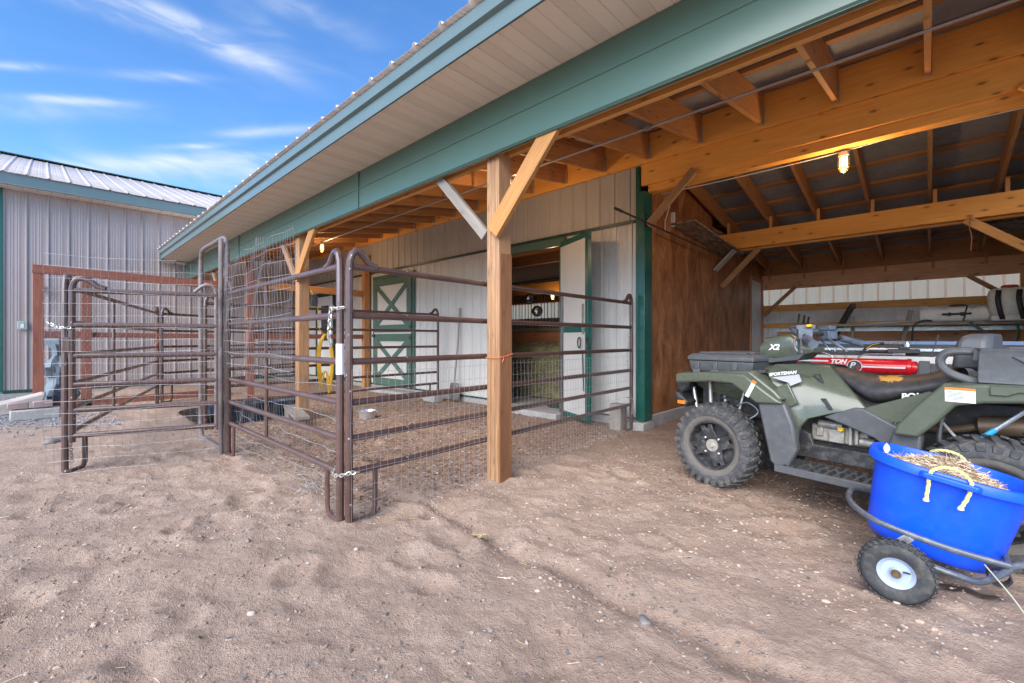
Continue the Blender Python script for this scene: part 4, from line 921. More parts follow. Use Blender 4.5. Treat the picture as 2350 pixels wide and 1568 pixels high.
def pans():
    x, y = px(470, 968); mb = MB(); sec = []
    for t, r_ in [(0, 0), (0, .17), (.10, .26), (.12, .30), (.105, .29), (.03, .17), (.03, 0)]: sec.append((t, r_))
    mb.lathe((x, y, g1(x, y)+.05), (.06, .02, 1), sec, 28); tag(obj('feed_pan', mb, TARP), 'black rubber feed pan behind the open gate', 'feed pan')
    tag(obj('tray', MB().lathe((x+.02, y+.28, g1(x, y)), (0, 0, 1), [(0, 0), (0, .19), (.05, .22), (.045, .21), (.01, .17), (.01, 0)], 24), BLUEP), 'flat blue tray next to the black rubber feed pan', 'tray')
    x, y = -7.15, 2.1; z = g1(x, y)
    t = thing('feed_trough', 'large dark blue black trough inside the front corral panel', 'trough', (x, y, z))
    obj('tub', MB().loft([[(a*s1, b_*s1, zz) for a, b_ in [(-.25, -.55), (.25, -.55), (.33, -.42), (.33, .42), (.25, .55), (-.25, .55), (-.33, .42), (-.33, -.42)]] for zz, s1 in ((0, .8), (.24, 1.0), (.26, 1.05), (.25, .96), (.05, .76))]), mat('navy_rubber', (.02, .035, .06), .4, dirt=.5, dirtcol=(.1, .14, .2)), t, local=True, bevel=.01, seg=2)
pans()
def plankseat():
    t = thing('low_wooden_bench', 'low weathered plank on blocks lying in the pen behind the front panel', 'plank', (-6.3, 2.35, 0)); obj('plank', MB().beam((-6.9, 2.5, .17), (-5.9, 2.3, .12), .18, .035), WGREY, t); obj('block', MB().bb((-6.8, 2.4, 0), (-6.65, 2.55, .15)), WGREY, t)
plankseat()
def shovel():
    x, y = px(1052, 921); y = min(y, 5.15); z = g1(x, y)
    t = thing('shovel', 'old scoop shovel standing blade down against the white wall', 'shovel', (x, y, z))
    rows = []
    for i in range(9):
        v_ = i/8; rows.append([(u_*(.13-.02*(v_ < .2)-.05*max(0, v_-.75)*4*.5), -.02*(1-(u_*1.0)**2)*1.5, .02+.33*v_) for u_ in np.linspace(-1, 1, 9)])
    obj('blade', MB().grid(rows), mat('old_shovel_steel', (.17, .15, .14), .55, metal=.4, dirt=.6), t, local=True, solid=.004); obj('handle', MB().tube([(0, -.01, .33), (.02, .06, 1.0), (.03, .1, 1.72)], .017, 8), WGREY, t, local=True)
shovel()
tag(obj('concrete_block', MB().box((-6.62, YW-.40, .09), (.34, .2, .18)), CONC, bevel=.012), 'concrete block on the ground next to the scoop shovel', 'concrete block')
tag(obj('wooden_stump', MB().beam((-2.86, 5.0, 0), (-2.86, 5.0, .33), .16, .16), WGREY, bevel=.006), 'dark timber block at the foot of the barn corner behind the panel', 'timber block')

# ------------------------------------------------------------ four-wheeler
AR = math.radians(168.3)
atv = thing('four_wheeler', 'dusty olive green four wheeled all terrain vehicle parked in the open bay', 'atv', (-.348, 3.944, g1(-.3, 3.9)*0), AR)
def a(name, mb, m, parent=atv, **k): k.setdefault('bevel', .006); k.setdefault('seg', 2); return obj(name, mb, m, parent, local=True, **k)
def xz(poly, y0, y1, mb=None): return (mb or MB()).prism(poly, y0, y1, lambda p, q, t: (p, t, q))
def band(path, y0, y1, th=.02, mb=None):
    mb = mb or MB(); up = [(x, z) for x, z in path]; lo = [(x, z-th) for x, z in path][::-1]; return xz(up+lo, y0, y1, mb)
def sup(y, z0, z1, hw, n=14, p=2.6):
    out = []
    for i in range(n):
        t = 2*math.pi*i/n; cx, sx = math.cos(t), math.sin(t); out.append((hw*math.copysign(abs(cx)**(2/p), cx), (z0+z1)/2+(z1-z0)/2*math.copysign(abs(sx)**(2/p), sx)))
    return out
def body(secs, n=18, p=3): return MB().loft([[(x, yy, zz) for yy, zz in sup(0, z0, z1, hw, n, p)] for x, z0, z1, hw in secs])
def tyre(cx, cy, r_, w_, front):
    sgn = 1 if cy > 0 else -1; cz = r_-.012
    wh = a('wheel', MB().lathe((cx, cy, cz), (0, sgn, 0), [(-w_*.35, .05), (-w_*.4, .175), (w_*.30, .178), (w_*.40, .190), (w_*.43, .186), (w_*.41, .178), (w_*.28, .168), (w_*.10, .155), (w_*.10, .085), (w_*.26, .07), (w_*.27, .045), (w_*.30, .04), (w_*.30, 0)], 40), BLACK, bevel=0)
    prof = [(-w_*.40, .155), (-w_*.5, r_*.72), (-w_*.46, r_*.90), (-w_*.30, r_*.965), (0, r_*.975), (w_*.30, r_*.965), (w_*.46, r_*.90), (w_*.5, r_*.76), (w_*.48, .232)]
    a('tyre', MB().lathe((cx, cy, cz), (0, sgn, 0), prof, 56), RUBBER, wh, bevel=0, smooth=60)
    a('sidewall', MB().lathe((cx, cy, cz), (0, sgn, 0), [(w_*.48, .2315), (w_*.475, .215), (w_*.46, .200), (w_*.40, .188)], 56), mat('dust_caked_rubber', (.115, .105, .092), .85, dirt=.5, dirtcol=(.2, .175, .15), var=.2, bstr=.2), wh, bevel=0, smooth=60)
    mb = MB()
    for k in range(30):
        for side in (-1, 1):
            th = 2*math.pi*(k+.5*(side > 0))/30; M = Matrix.Rotation(th, 3, 'Y'); 
            for (ty, rr, sy, sz, sk) in ((side*w_*.22, r_*.975, w_*.42, .013, .45), (side*w_*.475, r_*.885, .012, .045, 0)):
                q = M @ V((sk*.03, 0, rr)); Mr = M @ Matrix.Rotation(side*sk, 3, 'Z') @ Matrix.Rotation(-side*.25*(sk > 0), 3, 'X'); mb.box((cx+q.x, cy+ty, cz+q.z), (.036, sy, sz), Mr)
    a('tread', mb, RUBBER, wh, bevel=.004, seg=1)
    y_ = cy+sgn*w_*.25
    mb = MB()
    for k in range(4):
        th = math.pi/2*k+.35; M = Matrix.Rotation(th, 3, 'Y'); mb.prism([(-.06, .05), (.06, .05), (.045, .11), (.05, .160), (.018, .165), (.012, .14), (-.012, .14), (-.018, .165), (-.05, .160), (-.045, .11)], -.012, .014, lambda p, q, t, M=M: tuple(V((cx, y_, cz))+M @ V((p, t*1.0, q))))
    a('spokes', mb, BLACK, wh, bevel=.004)
    a('hub_cap', MB().lathe((cx, cy, cz), (0, sgn, 0), [(w_*.26, 0), (w_*.26, .05), (w_*.34, .048), (w_*.34, .018), (w_*.40, .016), (w_*.41, 0)], 24), ENG, wh, bevel=0)
    mb = MB()
    for k in range(4):
        th = math.pi/2*k+.8; mb.lathe((cx+.077*math.sin(th), cy, cz+.077*math.cos(th)), (0, sgn, 0), [(w_*.22, .011), (w_*.36, .010), (w_*.38, .006), (w_*.38, 0)], 8)
    a('lug_nuts', mb, SILV, wh, bevel=0)
tyre(.80, .44, .325, .22, 1); tyre(.80, -.44, .325, .22, 1); tyre(-.70, .43, .325, .27, 0); tyre(-.70, -.43, .325, .27, 0)
# chassis, axles, suspension
a('chassis', xz([(1.05, .42), (1.1, .62), (.5, .78), (-.9, .78), (-1.15, .6), (-1.0, .40), (-.3, .28), (.6, .28)], -.13, .13), DARK)
for s_ in (1, -1):
    a('suspension_arm', MB().tube([(.86, .12*s_, .38), (.82, .34*s_, .33)], .014, 8).tube([(.66, .12*s_, .38), (.78, .34*s_, .33)], .014, 8).tube([(.86, .14*s_, .52), (.80, .33*s_, .43)], .012, 8), DARK, bevel=0)
    a('suspension_arm', MB().tube([(-.5, .12*s_, .40), (-.70, .32*s_, .33)], .016, 8).tube([(-.9, .12*s_, .40), (-.72, .32*s_, .33)], .016, 8).tube([(-.55, .14*s_, .58), (-.70, .30*s_, .42)], .013, 8), DARK, bevel=0)
    for (p0, p1, nm) in (((.78, .31*s_, .42), (.90, .17*s_, .80), 'f'), ((-.72, .30*s_, .42), (-.86, .20*s_, .80), 'r')):
        p0 = V(p0); p1 = V(p1); dd = p1-p0; e1 = dd.normalized().orthogonal().normalized(); e2 = dd.normalized().cross(e1); sp_ = [p0+dd*(.15+.7*i/90)+(e1*math.cos(i*.56)+e2*math.sin(i*.56))*.034 for i in range(91)]
        sh = a('shock_absorber', MB().tube([p0, p1], .014, 8), ENG, bevel=0); a('spring', MB().tube(sp_, .0055, 5), BLACK, sh, bevel=0)
a('fork_strut', MB().tube([(.93, .30, .46), (.96, .27, .80)], .016, 8), ENG, bevel=0); a('fork_strut', MB().tube([(.72, .33, .44), (.66, .28, .76)], .010, 8), ENG, bevel=0)
a('brake_hose', MB().tube(spline([(.7, .33, .62), (.6, .36, .66), (.52, .36, .60), (.60, .37, .53), (.74, .36, .50)]), .005, 6), WGREY if False else GALV, bevel=0)
a('radiator', MB().box((.80, 0, .66), (.5, .46, .26)), BLACK)
a('exhaust', MB().tube(spline([(-.35, .16, .60), (-.5, .20, .62), (-.62, .22, .66)]), .022, 10).lathe((-.60, .22, .66), (-1, 0, .12), [(0, .02), (.02, .055), (.42, .055), (.44, .03), (.46, .03)], 18), mat('burnt_exhaust', (.22, .15, .10), .5, metal=.6, dirt=.4), bevel=0)
a('rear_strut', MB().tube([(-.52, .42, .48), (-.80, .36, .78)], .011, 8), GALV, bevel=0); a('strut_label', MB().tube([(-.62, .40, .588), (-.70, .381, .673)], .0135, 8), mat('cyan_label', (.02, .35, .6), .5), bevel=0)
a('frame_tube', MB().tube(spline([(-.50, .40, .72), (-.49, .42, .60), (-.50, .42, .50), (-.44, .40, .42), (-.38, .36, .38)]), .014, 8), BLACK, bevel=0)
a('breather_hose', MB().tube(spline([(-.46, .40, .74), (-.55, .42, .62), (-.62, .42, .54)]), .007, 6), WPALE if False else GALV, bevel=0)
# engine
e = a('engine', MB().bb((.24, -.2, .42), (-.10, .17, .54)).bb((.22, -.15, .54), (-.05, .12, .60)), ENG, bevel=.012)
a('engine_case', MB().lathe((.13, .17, .545), (-1, 0, 0), [(-.06, 0), (-.06, .028), (.09, .028), (.09, 0)], 16).bb((.12, .16, .43), (.03, .20, .52)).bb((.0, .16, .43), (-.02, .215, .56)).bb((-.035, .16, .44), (-.055, .215, .55)).lathe((-.06, .18, .46), (-1, 0, 0), [(0, .03), (.08, .03), (.08, 0)], 14).bb((.2, .15, .46), (.16, .19, .52)), ENG, e, bevel=.005)
a('dipstick_cap', MB().lathe((.04, .20, .525), (0, 1, .3), [(0, .018), (.03, .016), (.03, 0)], 8).box((.04, .225, .535), (.035, .012, .02)), mat('yellow_cap', (.8, .5, .02), .4), e, bevel=.002)
# footwell
a('footwell', xz([(.36, .30), (.28, .50), (.22, .47), (.2, .40), (-.15, .40), (-.28, .50), (-.38, .30)], .20, .24), BLACK)
for s_ in (1, -1):
    fb = a('footboard', MB().bb((.32, .22*s_, .245), (-.36, .54*s_, .272)).bb((.32, .54*s_, .235), (-.36, .56*s_, .285)), GREYP)
    mb = MB()
    for k in range(11):
        for j in range(2): mb.prism([(0, 0), (.03, 0), (.015, .018)], -.05, .05, lambda p, q, t, k=k, j=j: (.26-.052*k+p, (.32+.13*j)*s_+t, .272+q))
    a('foot_grip', mb, BLACK, fb, bevel=0)
# lower flaps
for s_ in (1, -1):
    def pr(poly, y0, y1, mb=None): return xz(poly, y0*s_, y1*s_, mb)
    a('mud_flap', pr([(.46, .69), (.28, .705), (.225, .56), (.20, .40), (.26, .255), (.34, .255), (.375, .285)], .43, .50, pr([(.46, .69), (.42, .70), (.34, .30), (.375, .285)], .20, .43)), GREYP, bevel=.015)
    # front fender: top deck and outer cheek
    a('front_fender', pr([(1.12, .86), (.90, .885), (.656, .893), (.54, .89), (.42, .80), (.275, .70), (.46, .685), (.56, .76), (.635, .81), (.80, .815), (1.12, .782)], .47, .53, pr([(1.14, .86), (.656, .905), (.53, .915), (.35, .78), (.30, .72), (.44, .70), (.6, .84), (1.1, .82)], .16, .475)), OLIVE, bevel=.018, seg=3)
    # side cover
    a('side_cover', MB().add([(x, y*s_, z) for x, z, y in [(.50, .955, .15), (.30, .965, .14), (.13, .955, .15), (-.06, .76, .25), (-.115, .70, .27), (.06, .645, .305), (.20, .59, .33), (.245, .53, .34), (.265, .43, .34), (.33, .50, .36), (.36, .66, .38), (.40, .80, .38), (.47, .90, .34), (.26, .80, .30), (.16, .86, .215)]] +
                             [(x, y*s_-.03*s_, z) for x, z, y in [(.50, .955, .15), (.30, .965, .14), (.13, .955, .15), (-.06, .76, .25), (-.115, .70, .27), (.06, .645, .305), (.20, .59, .33), (.245, .53, .34), (.265, .43, .34), (.33, .50, .36), (.36, .66, .38), (.40, .80, .38), (.47, .90, .34)]],
                             [(0, 1, 14), (1, 2, 14), (2, 3, 14), (3, 4, 13), (3, 13, 14), (4, 5, 13), (5, 6, 13), (6, 7, 13), (7, 8, 9), (7, 9, 10), (7, 10, 13), (10, 11, 13), (11, 12, 13), (12, 14, 13), (12, 0, 14)] + [(i, (i+1) % 13, 15+(i+1) % 13, 15+i) for i in range(13)]) or None, OLIVE) if False else None
    P_ = [(.50, .955, .15), (.30, .965, .14), (.13, .955, .15), (-.06, .76, .25), (-.115, .70, .27), (.06, .645, .305), (.20, .59, .33), (.245, .53, .34), (.265, .43, .34), (.33, .50, .36), (.36, .66, .38), (.40, .80, .38), (.47, .90, .34), (.26, .80, .315), (.16, .86, .235)]
    mb = MB(); mb.add([(x, y*s_, z) for x, z, y in P_]+[(x, (y-.03)*s_, z) for x, z, y in P_[:13]], [(0, 1, 14), (1, 2, 14), (2, 3, 14), (3, 4, 13), (3, 13, 14), (4, 5, 13), (5, 6, 13), (6, 7, 13), (7, 8, 9), (7, 9, 10), (7, 10, 13), (10, 11, 13), (11, 12, 13), (12, 14, 13), (12, 0, 14)]+[(i, (i+1) % 13, 15+(i+1) % 13, 15+i) for i in range(13)])
    sc = a('side_cover', mb, OLIVE, bevel=.008)
    a('knee_pad', pr([(.375, .80), (.30, .84), (.235, .70), (.30, .655), (.37, .69)], .375, .40), OLIVE, sc, bevel=.008)
    a('vent', pr([(.20, .90), (.17, .90), (.13, .84), (.15, .835)], .20, .248).prism([(.125, .74), (.095, .745), (.055, .675), (.075, .67)], .31*s_, .325*s_, lambda p, q, t: (p, t, q)), BLACK, sc, bevel=.003)
    a('heat_shield', pr([(.115, .615), (-.06, .70), (-.115, .70), (-.30, .60), (-.34, .50), (-.25, .46), (-.16, .52), (-.01, .575)], .27, .31), GREYP, bevel=.012)
    a('rear_side_cover', pr([(-.10, .70), (-.42, .84), (-.50, .80), (-.37, .60), (-.28, .57)], .245, .285), OLIVE, bevel=.008)
    a('rear_fender', pr([(-.315, .60), (-.335, .66), (-.42, .78), (-.52, .90), (-.66, .918), (-.95, .925), (-1.2, .91), (-1.24, .82), (-1.0, .835), (-.81, .835), (-.68, .82), (-.575, .795), (-.50, .69), (-.425, .60)], .49, .54, pr([(-.33, .64), (-.42, .79), (-.52, .91), (-1.2, .92), (-1.2, .86), (-.56, .86), (-.40, .66)], .22, .495)), OLIVE, bevel=.015, seg=3)
    a('rear_mud_flap', pr([(-.30, .62), (-.43, .605), (-.42, .50), (-.40, .42), (-.29, .38), (-.27, .5)], .40, .47), GREYP, bevel=.015)
# front body core, tank, seat
a('front_body', body([(1.12, .72, .84, .22), (1.0, .66, .88, .26), (.7, .6, .91, .27), (.55, .66, .95, .2), (.35, .74, .975, .16), (.16, .72, .955, .14)]), OLIVE, bevel=0, smooth=50)
def seatmat():
    m, N, L, b = nodes('torn_vinyl_seat'); v = coords(N, L)
    g = N.new('ShaderNodeTexCoord'); sx = N.new('ShaderNodeSeparateXYZ'); L.new(g.outputs['Object'], sx.inputs[0])
    def M(op, p, q=None):
        n = N.new('ShaderNodeMath'); n.operation = op
        for i, t in enumerate((p, q)):
            if t is None: continue
            if isinstance(t, (int, float)): n.inputs[i].default_value = t
            else: L.new(t, n.inputs[i])
        return n.outputs[0]
    dx = M('DIVIDE', M('ADD', sx.outputs[0], .015), .056); dz = M('DIVIDE', M('SUBTRACT', sx.outputs[2], .050), .020)
    rr = M('ADD', M('SQRT', M('ADD', M('MULTIPLY', dx, dx), M('MULTIPLY', dz, dz))), M('MULTIPLY', M('SUBTRACT', noise(N, L, v, 30, 3), .5), 3.0))
    f = M('MULTIPLY', M('LESS_THAN', rr, .95), M('GREATER_THAN', sx.outputs[1], .0))
    base = ramp(N, L, noise(N, L, v, 18, 6, .7), [(.4, (.034, .033, .034)), (.75, (.075, .070, .068))])
    L.new(mixc(N, L, f, base, (.58, .30, .06)), b.inputs['Base Color']); b.inputs['Roughness'].default_value = .5; bump(N, L, noise(N, L, v, 180, 3), .12, .005, b); return m
def seat():
    secs = []
    for x, z0, z1, hw in [(.17, .92, .945, .07), (.12, .88, .950, .12), (.04, .82, .932, .17), (-.05, .745, .912, .21), (-.12, .70, .900, .225), (-.20, .73, .91, .225), (-.31, .765, .915, .22), (-.40, .79, .945, .22), (-.47, .82, .975, .21), (-.53, .86, .985, .19)]:
        pr = []
        for i in range(20):
            t = 2*math.pi*i/20; c_, s_ = math.cos(t), math.sin(t); yy = hw*math.copysign(abs(c_)**.72, c_); zz = (z0+z1)/2+(z1-z0)/2*math.copysign(abs(s_)**.8, s_)
            if s_ > 0: yy *= 1-.30*s_
            pr.append((x, yy, zz))
        secs.append(pr)
    st = a('seat', MB().loft(secs), seatmat(), bevel=0, subsurf=1, smooth=60)
    return st
st = seat()
a('lettering', text('POLAR', .052, (-.285, .240, .775), (-1, -.02, .13), (0, 0, 1), .006, .15, .002), CREAM, st, bevel=0)
# lettering and decals of the near side
n_ = V((0, 1, 0))
a('decal', MB().add([(.44, .362, .865), (.25, .275, .905), (.225, .285, .85), (.30, .318, .83)], [(0, 1, 2, 3)]) or None, SILV) if False else None
def quadmb(P): q = MB(); q.add(P, [tuple(range(len(P)))]); return q
a('decal', quadmb([(.415, .382, .868), (.255, .330, .90), (.235, .335, .85), (.30, .372, .812), (.305, .385, .84)]), mat('grey_decal', (.30, .31, .33), .35), bevel=0)
a('lettering', text('SPORTSMAN', .030, (.425, .398, .878), (-.19, -.058, .032), (0, 0, 1), .002, .3, .0012), CREAM, bevel=0)
a('lettering', text('X2', .060, (.545, .132, 1.065), (-1, 0, .02), (0, 0, 1), .006, .3, .003), CREAM, bevel=0)
a('lettering', text('AWD', .042, (-.205, .292, .60), (-1, 0, .12), (0, 0, 1), .004, .3, .002), BLACK, bevel=0)
a('decal', quadmb([(-.19, .2885, .60), (-.34, .2885, .655), (-.35, .2885, .615), (-.27, .2885, .575)]), mat('silver_decal', (.5, .5, .52), .4), bevel=0)
def warn(P0, ux, uz, w_, h, nm='warning_label'):
    P0 = V(P0); ux = V(ux).normalized(); uz = V(uz); nn = ux.cross(uz)*.0
    o = a(nm, quadmb([P0, P0+ux*w_, P0+ux*w_-uz*h, P0-uz*h]), CREAM, bevel=0)
    off = V((0, .0015, 0)); a('warning_strip', quadmb([P0+off, P0+ux*w_+off, P0+ux*w_-uz*h*.16+off, P0-uz*h*.16+off]), ORNG, o, bevel=0)
    mb = MB()
    for k in range(7): q = P0-uz*h*(.27+.09*k)+ux*w_*.08+off; mb.add([q, q+ux*w_*random.uniform(.5, .85), q+ux*w_*.5-uz*.0022, q-uz*.0022], [(0, 1, 2, 3)])
    a('fine_print', mb, GREYP, o, bevel=0)
warn((-.535, .5425, .892), (-1, 0, 0), V((.02, 0, 1)), .115, .075)
warn((.475, .533, .852), (-.6, 0, -.3), V((-.45, 0, .9)), .03, .13)
# front cargo box
fbx = a('front_cargo_box', MB().loft([[(x, y, z) for x, y in [(1.10-i, .36-i), (.56+i, .36-i), (.56+i, -.36+i), (1.10-i, -.36+i)]] for z, i in ((.875, .03), (.90, .01), (.965, 0), (.967, .004))]), GREYP, bevel=.012)
mb = MB().loft([[(x, y, z) for x, y in [(1.11-i, .37-i), (.55+i, .37-i), (.55+i, -.37+i), (1.11-i, -.37+i)]] for z, i in ((.972, 0), (1.0, .0), (1.022, .02), (1.03, .05))])
for k in range(5): mb.bb((1.04, -.27+.13*k, 1.028), (.64, -.21+.13*k, 1.042))
a('lid', mb, GREYP, fbx, bevel=.015, seg=3)
for x in (1.02, .86, .70): a('latch', xz([(x+.035, .90), (x-.035, .90), (x-.03, .87), (x-.015, .845), (x+.015, .845), (x+.03, .87)], .36, .385).bb((x-.02, .357, .90), (x+.02, .372, .96)), GREYP, fbx, bevel=.005)
a('fuel_cap', MB().lathe((.52, .33, .895), (0, 0, 1), [(0, .05), (.02, .05), (.025, .04), (.025, 0)], 20), BLACK, bevel=.002)
# bumper, reflector
bp = a('front_bumper', xz([(1.28, .735), (1.21, .86), (1.13, .875), (1.10, .80), (1.16, .70), (1.22, .66)], -.30, .30).prism([(1.26, .70), (1.17, .66), (1.11, .60), (1.15, .55), (1.24, .62)], -.25, .36, lambda p, q, t: (p, t, q)), BLACK, bevel=.02, seg=3)
a('headlight_reflector', MB().box((1.165, .372, .60), (.075, .012, .03)), ORNG, bp, bevel=.003); a('skid_bar', MB().tube([(1.16, .2, .74), (1.10, .22, .48)], .016, 8), GALV, bp, bevel=0)
# handlebar pod and bars
pod = a('handlebar_pod', MB().loft([[(x, yy, zz) for yy, zz in sup(0, z0, z1, hw, 16, 7)] for x, z0, z1, hw in ((.635, 1.0, 1.03, .10), (.62, .995, 1.10, .125), (.585, .995, 1.16, .125), (.50, .99, 1.175, .13), (.40, 1.0, 1.19, .125), (.33, 1.02, 1.13, .12), (.25, 1.05, 1.09, .10))]), OLIVE, bevel=0, smooth=50)
a('headlight', MB().lathe((.625, 0, 1.07), (1, 0, 0), [(0, .06), (.012, .05), (.018, 0)], 20), LABEL, pod, bevel=0)
a('pod_lower', xz([(.62, 1.01), (.50, 1.0), (.30, 1.04), (.34, .99), (.55, .96)], -.13, .13), GREYP)
STEEL = mat('blue_grey_plastic', (.10, .125, .16), .4, dirt=.5, dirtcol=(.28, .28, .28))
for s_ in (1, -1):
    hb = a('handlebar', MB().tube(spline([(.37, 0, 1.17), (.33, .10*s_, 1.19), (.28, .20*s_, 1.185), (.19, .34*s_, 1.145)]), .013, 10), DARK, bevel=0)
    a('grip', MB().tube([(.215, .30*s_, 1.155), (.20, .325*s_, 1.15), (.135, .42*s_, 1.118), (.125, .435*s_, 1.114)], [.026, .026, .025, .030], 10), STEEL, hb, bevel=0)
    a('brake_lever', MB().tube(spline([(.29, .20*s_, 1.165), (.27, .26*s_, 1.14), (.24, .33*s_, 1.10), (.21, .40*s_, 1.06)]), .012, 6, flat=.6).tube(spline([(.31, .20*s_, 1.17), (.32, .24*s_, 1.14), (.30, .28*s_, 1.09), (.28, .29*s_, 1.06)]), .007, 6), GALV, hb, bevel=0)
    a('switch_box', MB().box((.265, .21*s_, 1.185), (.09, .08, .075), Matrix.Rotation(.5*s_, 3, 'Z')).box((.27, .19*s_, 1.235), (.12, .06, .035), Matrix.Rotation(.5*s_, 3, 'Z')), STEEL, hb)
a('yellow_button', MB().box((.225, .235, 1.245), (.03, .03, .02)), mat('yellow_cap', (.8, .5, .02), .4), bevel=.002)
a('cable_loop', MB().tube(spline([(.38, .03, 1.18), (.42, .08, 1.23), (.36, .12, 1.24), (.30, .14, 1.19)]), .008, 6).tube(spline([(.40, .05, 1.14), (.34, .13, 1.12), (.36, .13, 1.03)]), .006, 6), STEEL, bevel=0)
# rear cargo box, backrest, arm rests
rb = a('rear_cargo_box', MB().loft([[(x, y, z) for x, y in [(-.64+i, .41-i), (-1.30, .41-i), (-1.30, -.41+i), (-.64+i, -.41+i)]] for z, i in ((.915, .0), (.93, .005), (1.07, .0), (1.095, -.008), (1.10, .02), (1.03, .03))]), GREYP, bevel=.012)
a('box_relief', xz([(-.76, 1.06), (-1.25, 1.06), (-1.25, 1.0), (-.84, 1.0)], .405, .420).prism([(-.86, 1.035), (-1.1, 1.035), (-1.1, 1.012), (-.88, 1.012)], .418, .424, lambda p, q, t: (p, t, q)), GREYP, rb, bevel=.004)
a('green_inlay', xz([(-.70, .915), (-1.25, .925), (-1.25, .885), (-.80, .885), (-.76, .865), (-.70, .865)], .535, .552), OLIVE, rb, bevel=.006)
bk = a('backrest', MB().loft([[(x, y, z) for x, y in [(-.505-k, .17-j), (-.52-k, .20-j), (-.63, .20-j), (-.66, .17-j), (-.66, -.17+j), (-.63, -.20+j), (-.52-k, -.20+j), (-.505-k, -.17+j)]] for z, k, j in ((.98, -.01, 0), (1.06, 0, 0), (1.13, .01, .01), (1.165, .03, .03), (1.18, .06, .06))]), GREYP, bevel=.012)
for s_ in (1, -1): a('arm_rest', MB().tube(spline([(-.66, .33*s_, 1.075), (-.58, .35*s_, 1.083), (-.515, .36*s_, 1.075), (-.485, .36*s_, 1.04), (-.49, .36*s_, .995), (-.53, .36*s_, .955), (-.60, .35*s_, .925), (-.66, .33*s_, .92)]), .022, 10), GREYP, bk, bevel=0)

# ------------------------------------------------------------ blue muck tub cart
ct = thing('tub_cart', 'two wheeled tube frame cart carrying the blue muck tub', 'cart', (-.10, 2.72, 0), 0)
WY = -.165  # near wheel centre in cart frame
def cpart(n, mb, m, parent=ct, **k): return obj(n, mb, m, parent, local=True, **k)
for s_ in (-1, 1):
    cy = .0+s_*.165 if s_ < 0 else .52; wh = cpart('wheel', MB().lathe((0, cy, .135), (0, s_, 0), [(-.03, 0), (-.03, .060), (.018, .068), (.026, .066), (.020, .058), (.012, .05), (.012, .024), (.030, .020), (.034, .014), (.034, 0)], 36), RIMW)
    r_ = .132; w_ = .078; cpart('tyre', MB().lathe((0, cy, .135), (0, s_, 0), [(-.028, .062), (-w_/2, .088), (-w_*.48, .110), (-w_*.30, r_*.97), (0, r_), (w_*.30, r_*.97), (w_*.48, .110), (w_/2, .088), (.028, .066)], 44), RUBC, wh, smooth=60)
    mb = MB()
    for k in range(34):
        for q in (-1, 0, 1):
            th = 2*math.pi*(k+.5*(q == 0))/34; M = Matrix.Rotation(th, 3, 'Y'); p = M @ V((0, 0, r_*(.985 if q else 1.0))); mb.box((p.x, cy+q*.026, .135+p.z), (.015, .018, .006), M @ Matrix.Rotation(-q*.5, 3, 'X'))
    cpart('tread', mb, RUBC, wh, bevel=.002); cpart('valve', MB().tube([(.025, cy+s_*.018, .145), (.045, cy+s_*.035, .152)], .004, 6), BLACK, wh); cpart('bearing', MB().lathe((0, cy, .135), (0, s_, 0), [(.034, .012), (.042, .011), (.042, 0)], 12).lathe((0, cy, .135), (0, s_, 0), [(.0305, .019), (.036, .018), (.036, .012)], 18), mat('greasy_bearing', (.16, .11, .06), .4, metal=.5), wh)
cpart('axle', MB().tube([(0, -.12, .135), (0, .49, .135)], .008, 8), DARK)
T = Matrix.Translation(V((-.02, -.02+.22, .19))) @ Matrix.Rotation(R(11), 4, 'Y')    # tub frame: its base, leaning toward the handle
T = Matrix.Translation(V((.095, .195, .150))) @ Matrix.Rotation(R(11), 4, 'Y')
def ring(hl, hw, z, n=48, p=2.5): return [T @ V((hl*math.copysign(abs(math.cos(t))**(2/p), math.cos(t)), hw*math.copysign(abs(math.sin(t))**(2/p), math.sin(t)), z)) for t in [2*math.pi*i/n for i in range(n)]]
tubt = thing('muck_tub', 'bright blue plastic muck tub with yellow rope handles full of straw', 'tub', (-.10, 2.72, 0), 0)
obj('tub_body', MB().loft([ring(.195, .14, 0), ring(.222, .162, .012), ring(.236, .172, .05), ring(.264, .196, .375), ring(.290, .220, .380), ring(.293, .223, .372), ring(.293, .223, .405), ring(.288, .218, .412), ring(.268, .2, .412), ring(.26, .192, .39), ring(.222, .16, .12)]), BLUE, tubt, local=True, smooth=50)
for s_ in (-1, 1):
    fl = [(-.085, s_*.20), (-.10, s_*.235), (-.085, s_*.252), (.085, s_*.252), (.10, s_*.235), (.085, s_*.20)]
    obj('handle_lug', MB().loft([[T @ V((x, y, z)) for x, y in fl] for z in (.378, .403)]), BLUE, tubt, local=True, bevel=.005, seg=2)
    pts = [(-.056, s_*.236, .285), (-.060, s_*.236, .34), (-.065, s_*.236, .40), (-.052, s_*.222, .424), (-.02, s_*.205, .440), (.02, s_*.205, .440), (.052, s_*.222, .424), (.065, s_*.236, .40), (.062, s_*.236, .34), (.052, s_*.236, .295)]
    P = [T @ V(p) for p in spline(pts, 8)]; n = len(P); mb = MB()
    for ph in (0, 2.094, 4.19):
        q = []
        for i, p in enumerate(P):
            d = (P[min(i+1, n-1)]-P[max(i-1, 0)]).normalized(); e1 = d.cross(V((0, 1, 0.01))).normalized(); e2 = d.cross(e1); th = i*.55+ph; q.append(p+e1*.0042*math.cos(th)+e2*.0042*math.sin(th))
        mb.tube(q, .0038, 6)
    for p in (P[0], P[-1]): mb.lathe(p, (0, 0, -1), [(-.006, .007), (.0, .011), (.008, .011), (.012, 0)], 10)
    obj('rope_handle', mb, ROPE, tubt, local=True)
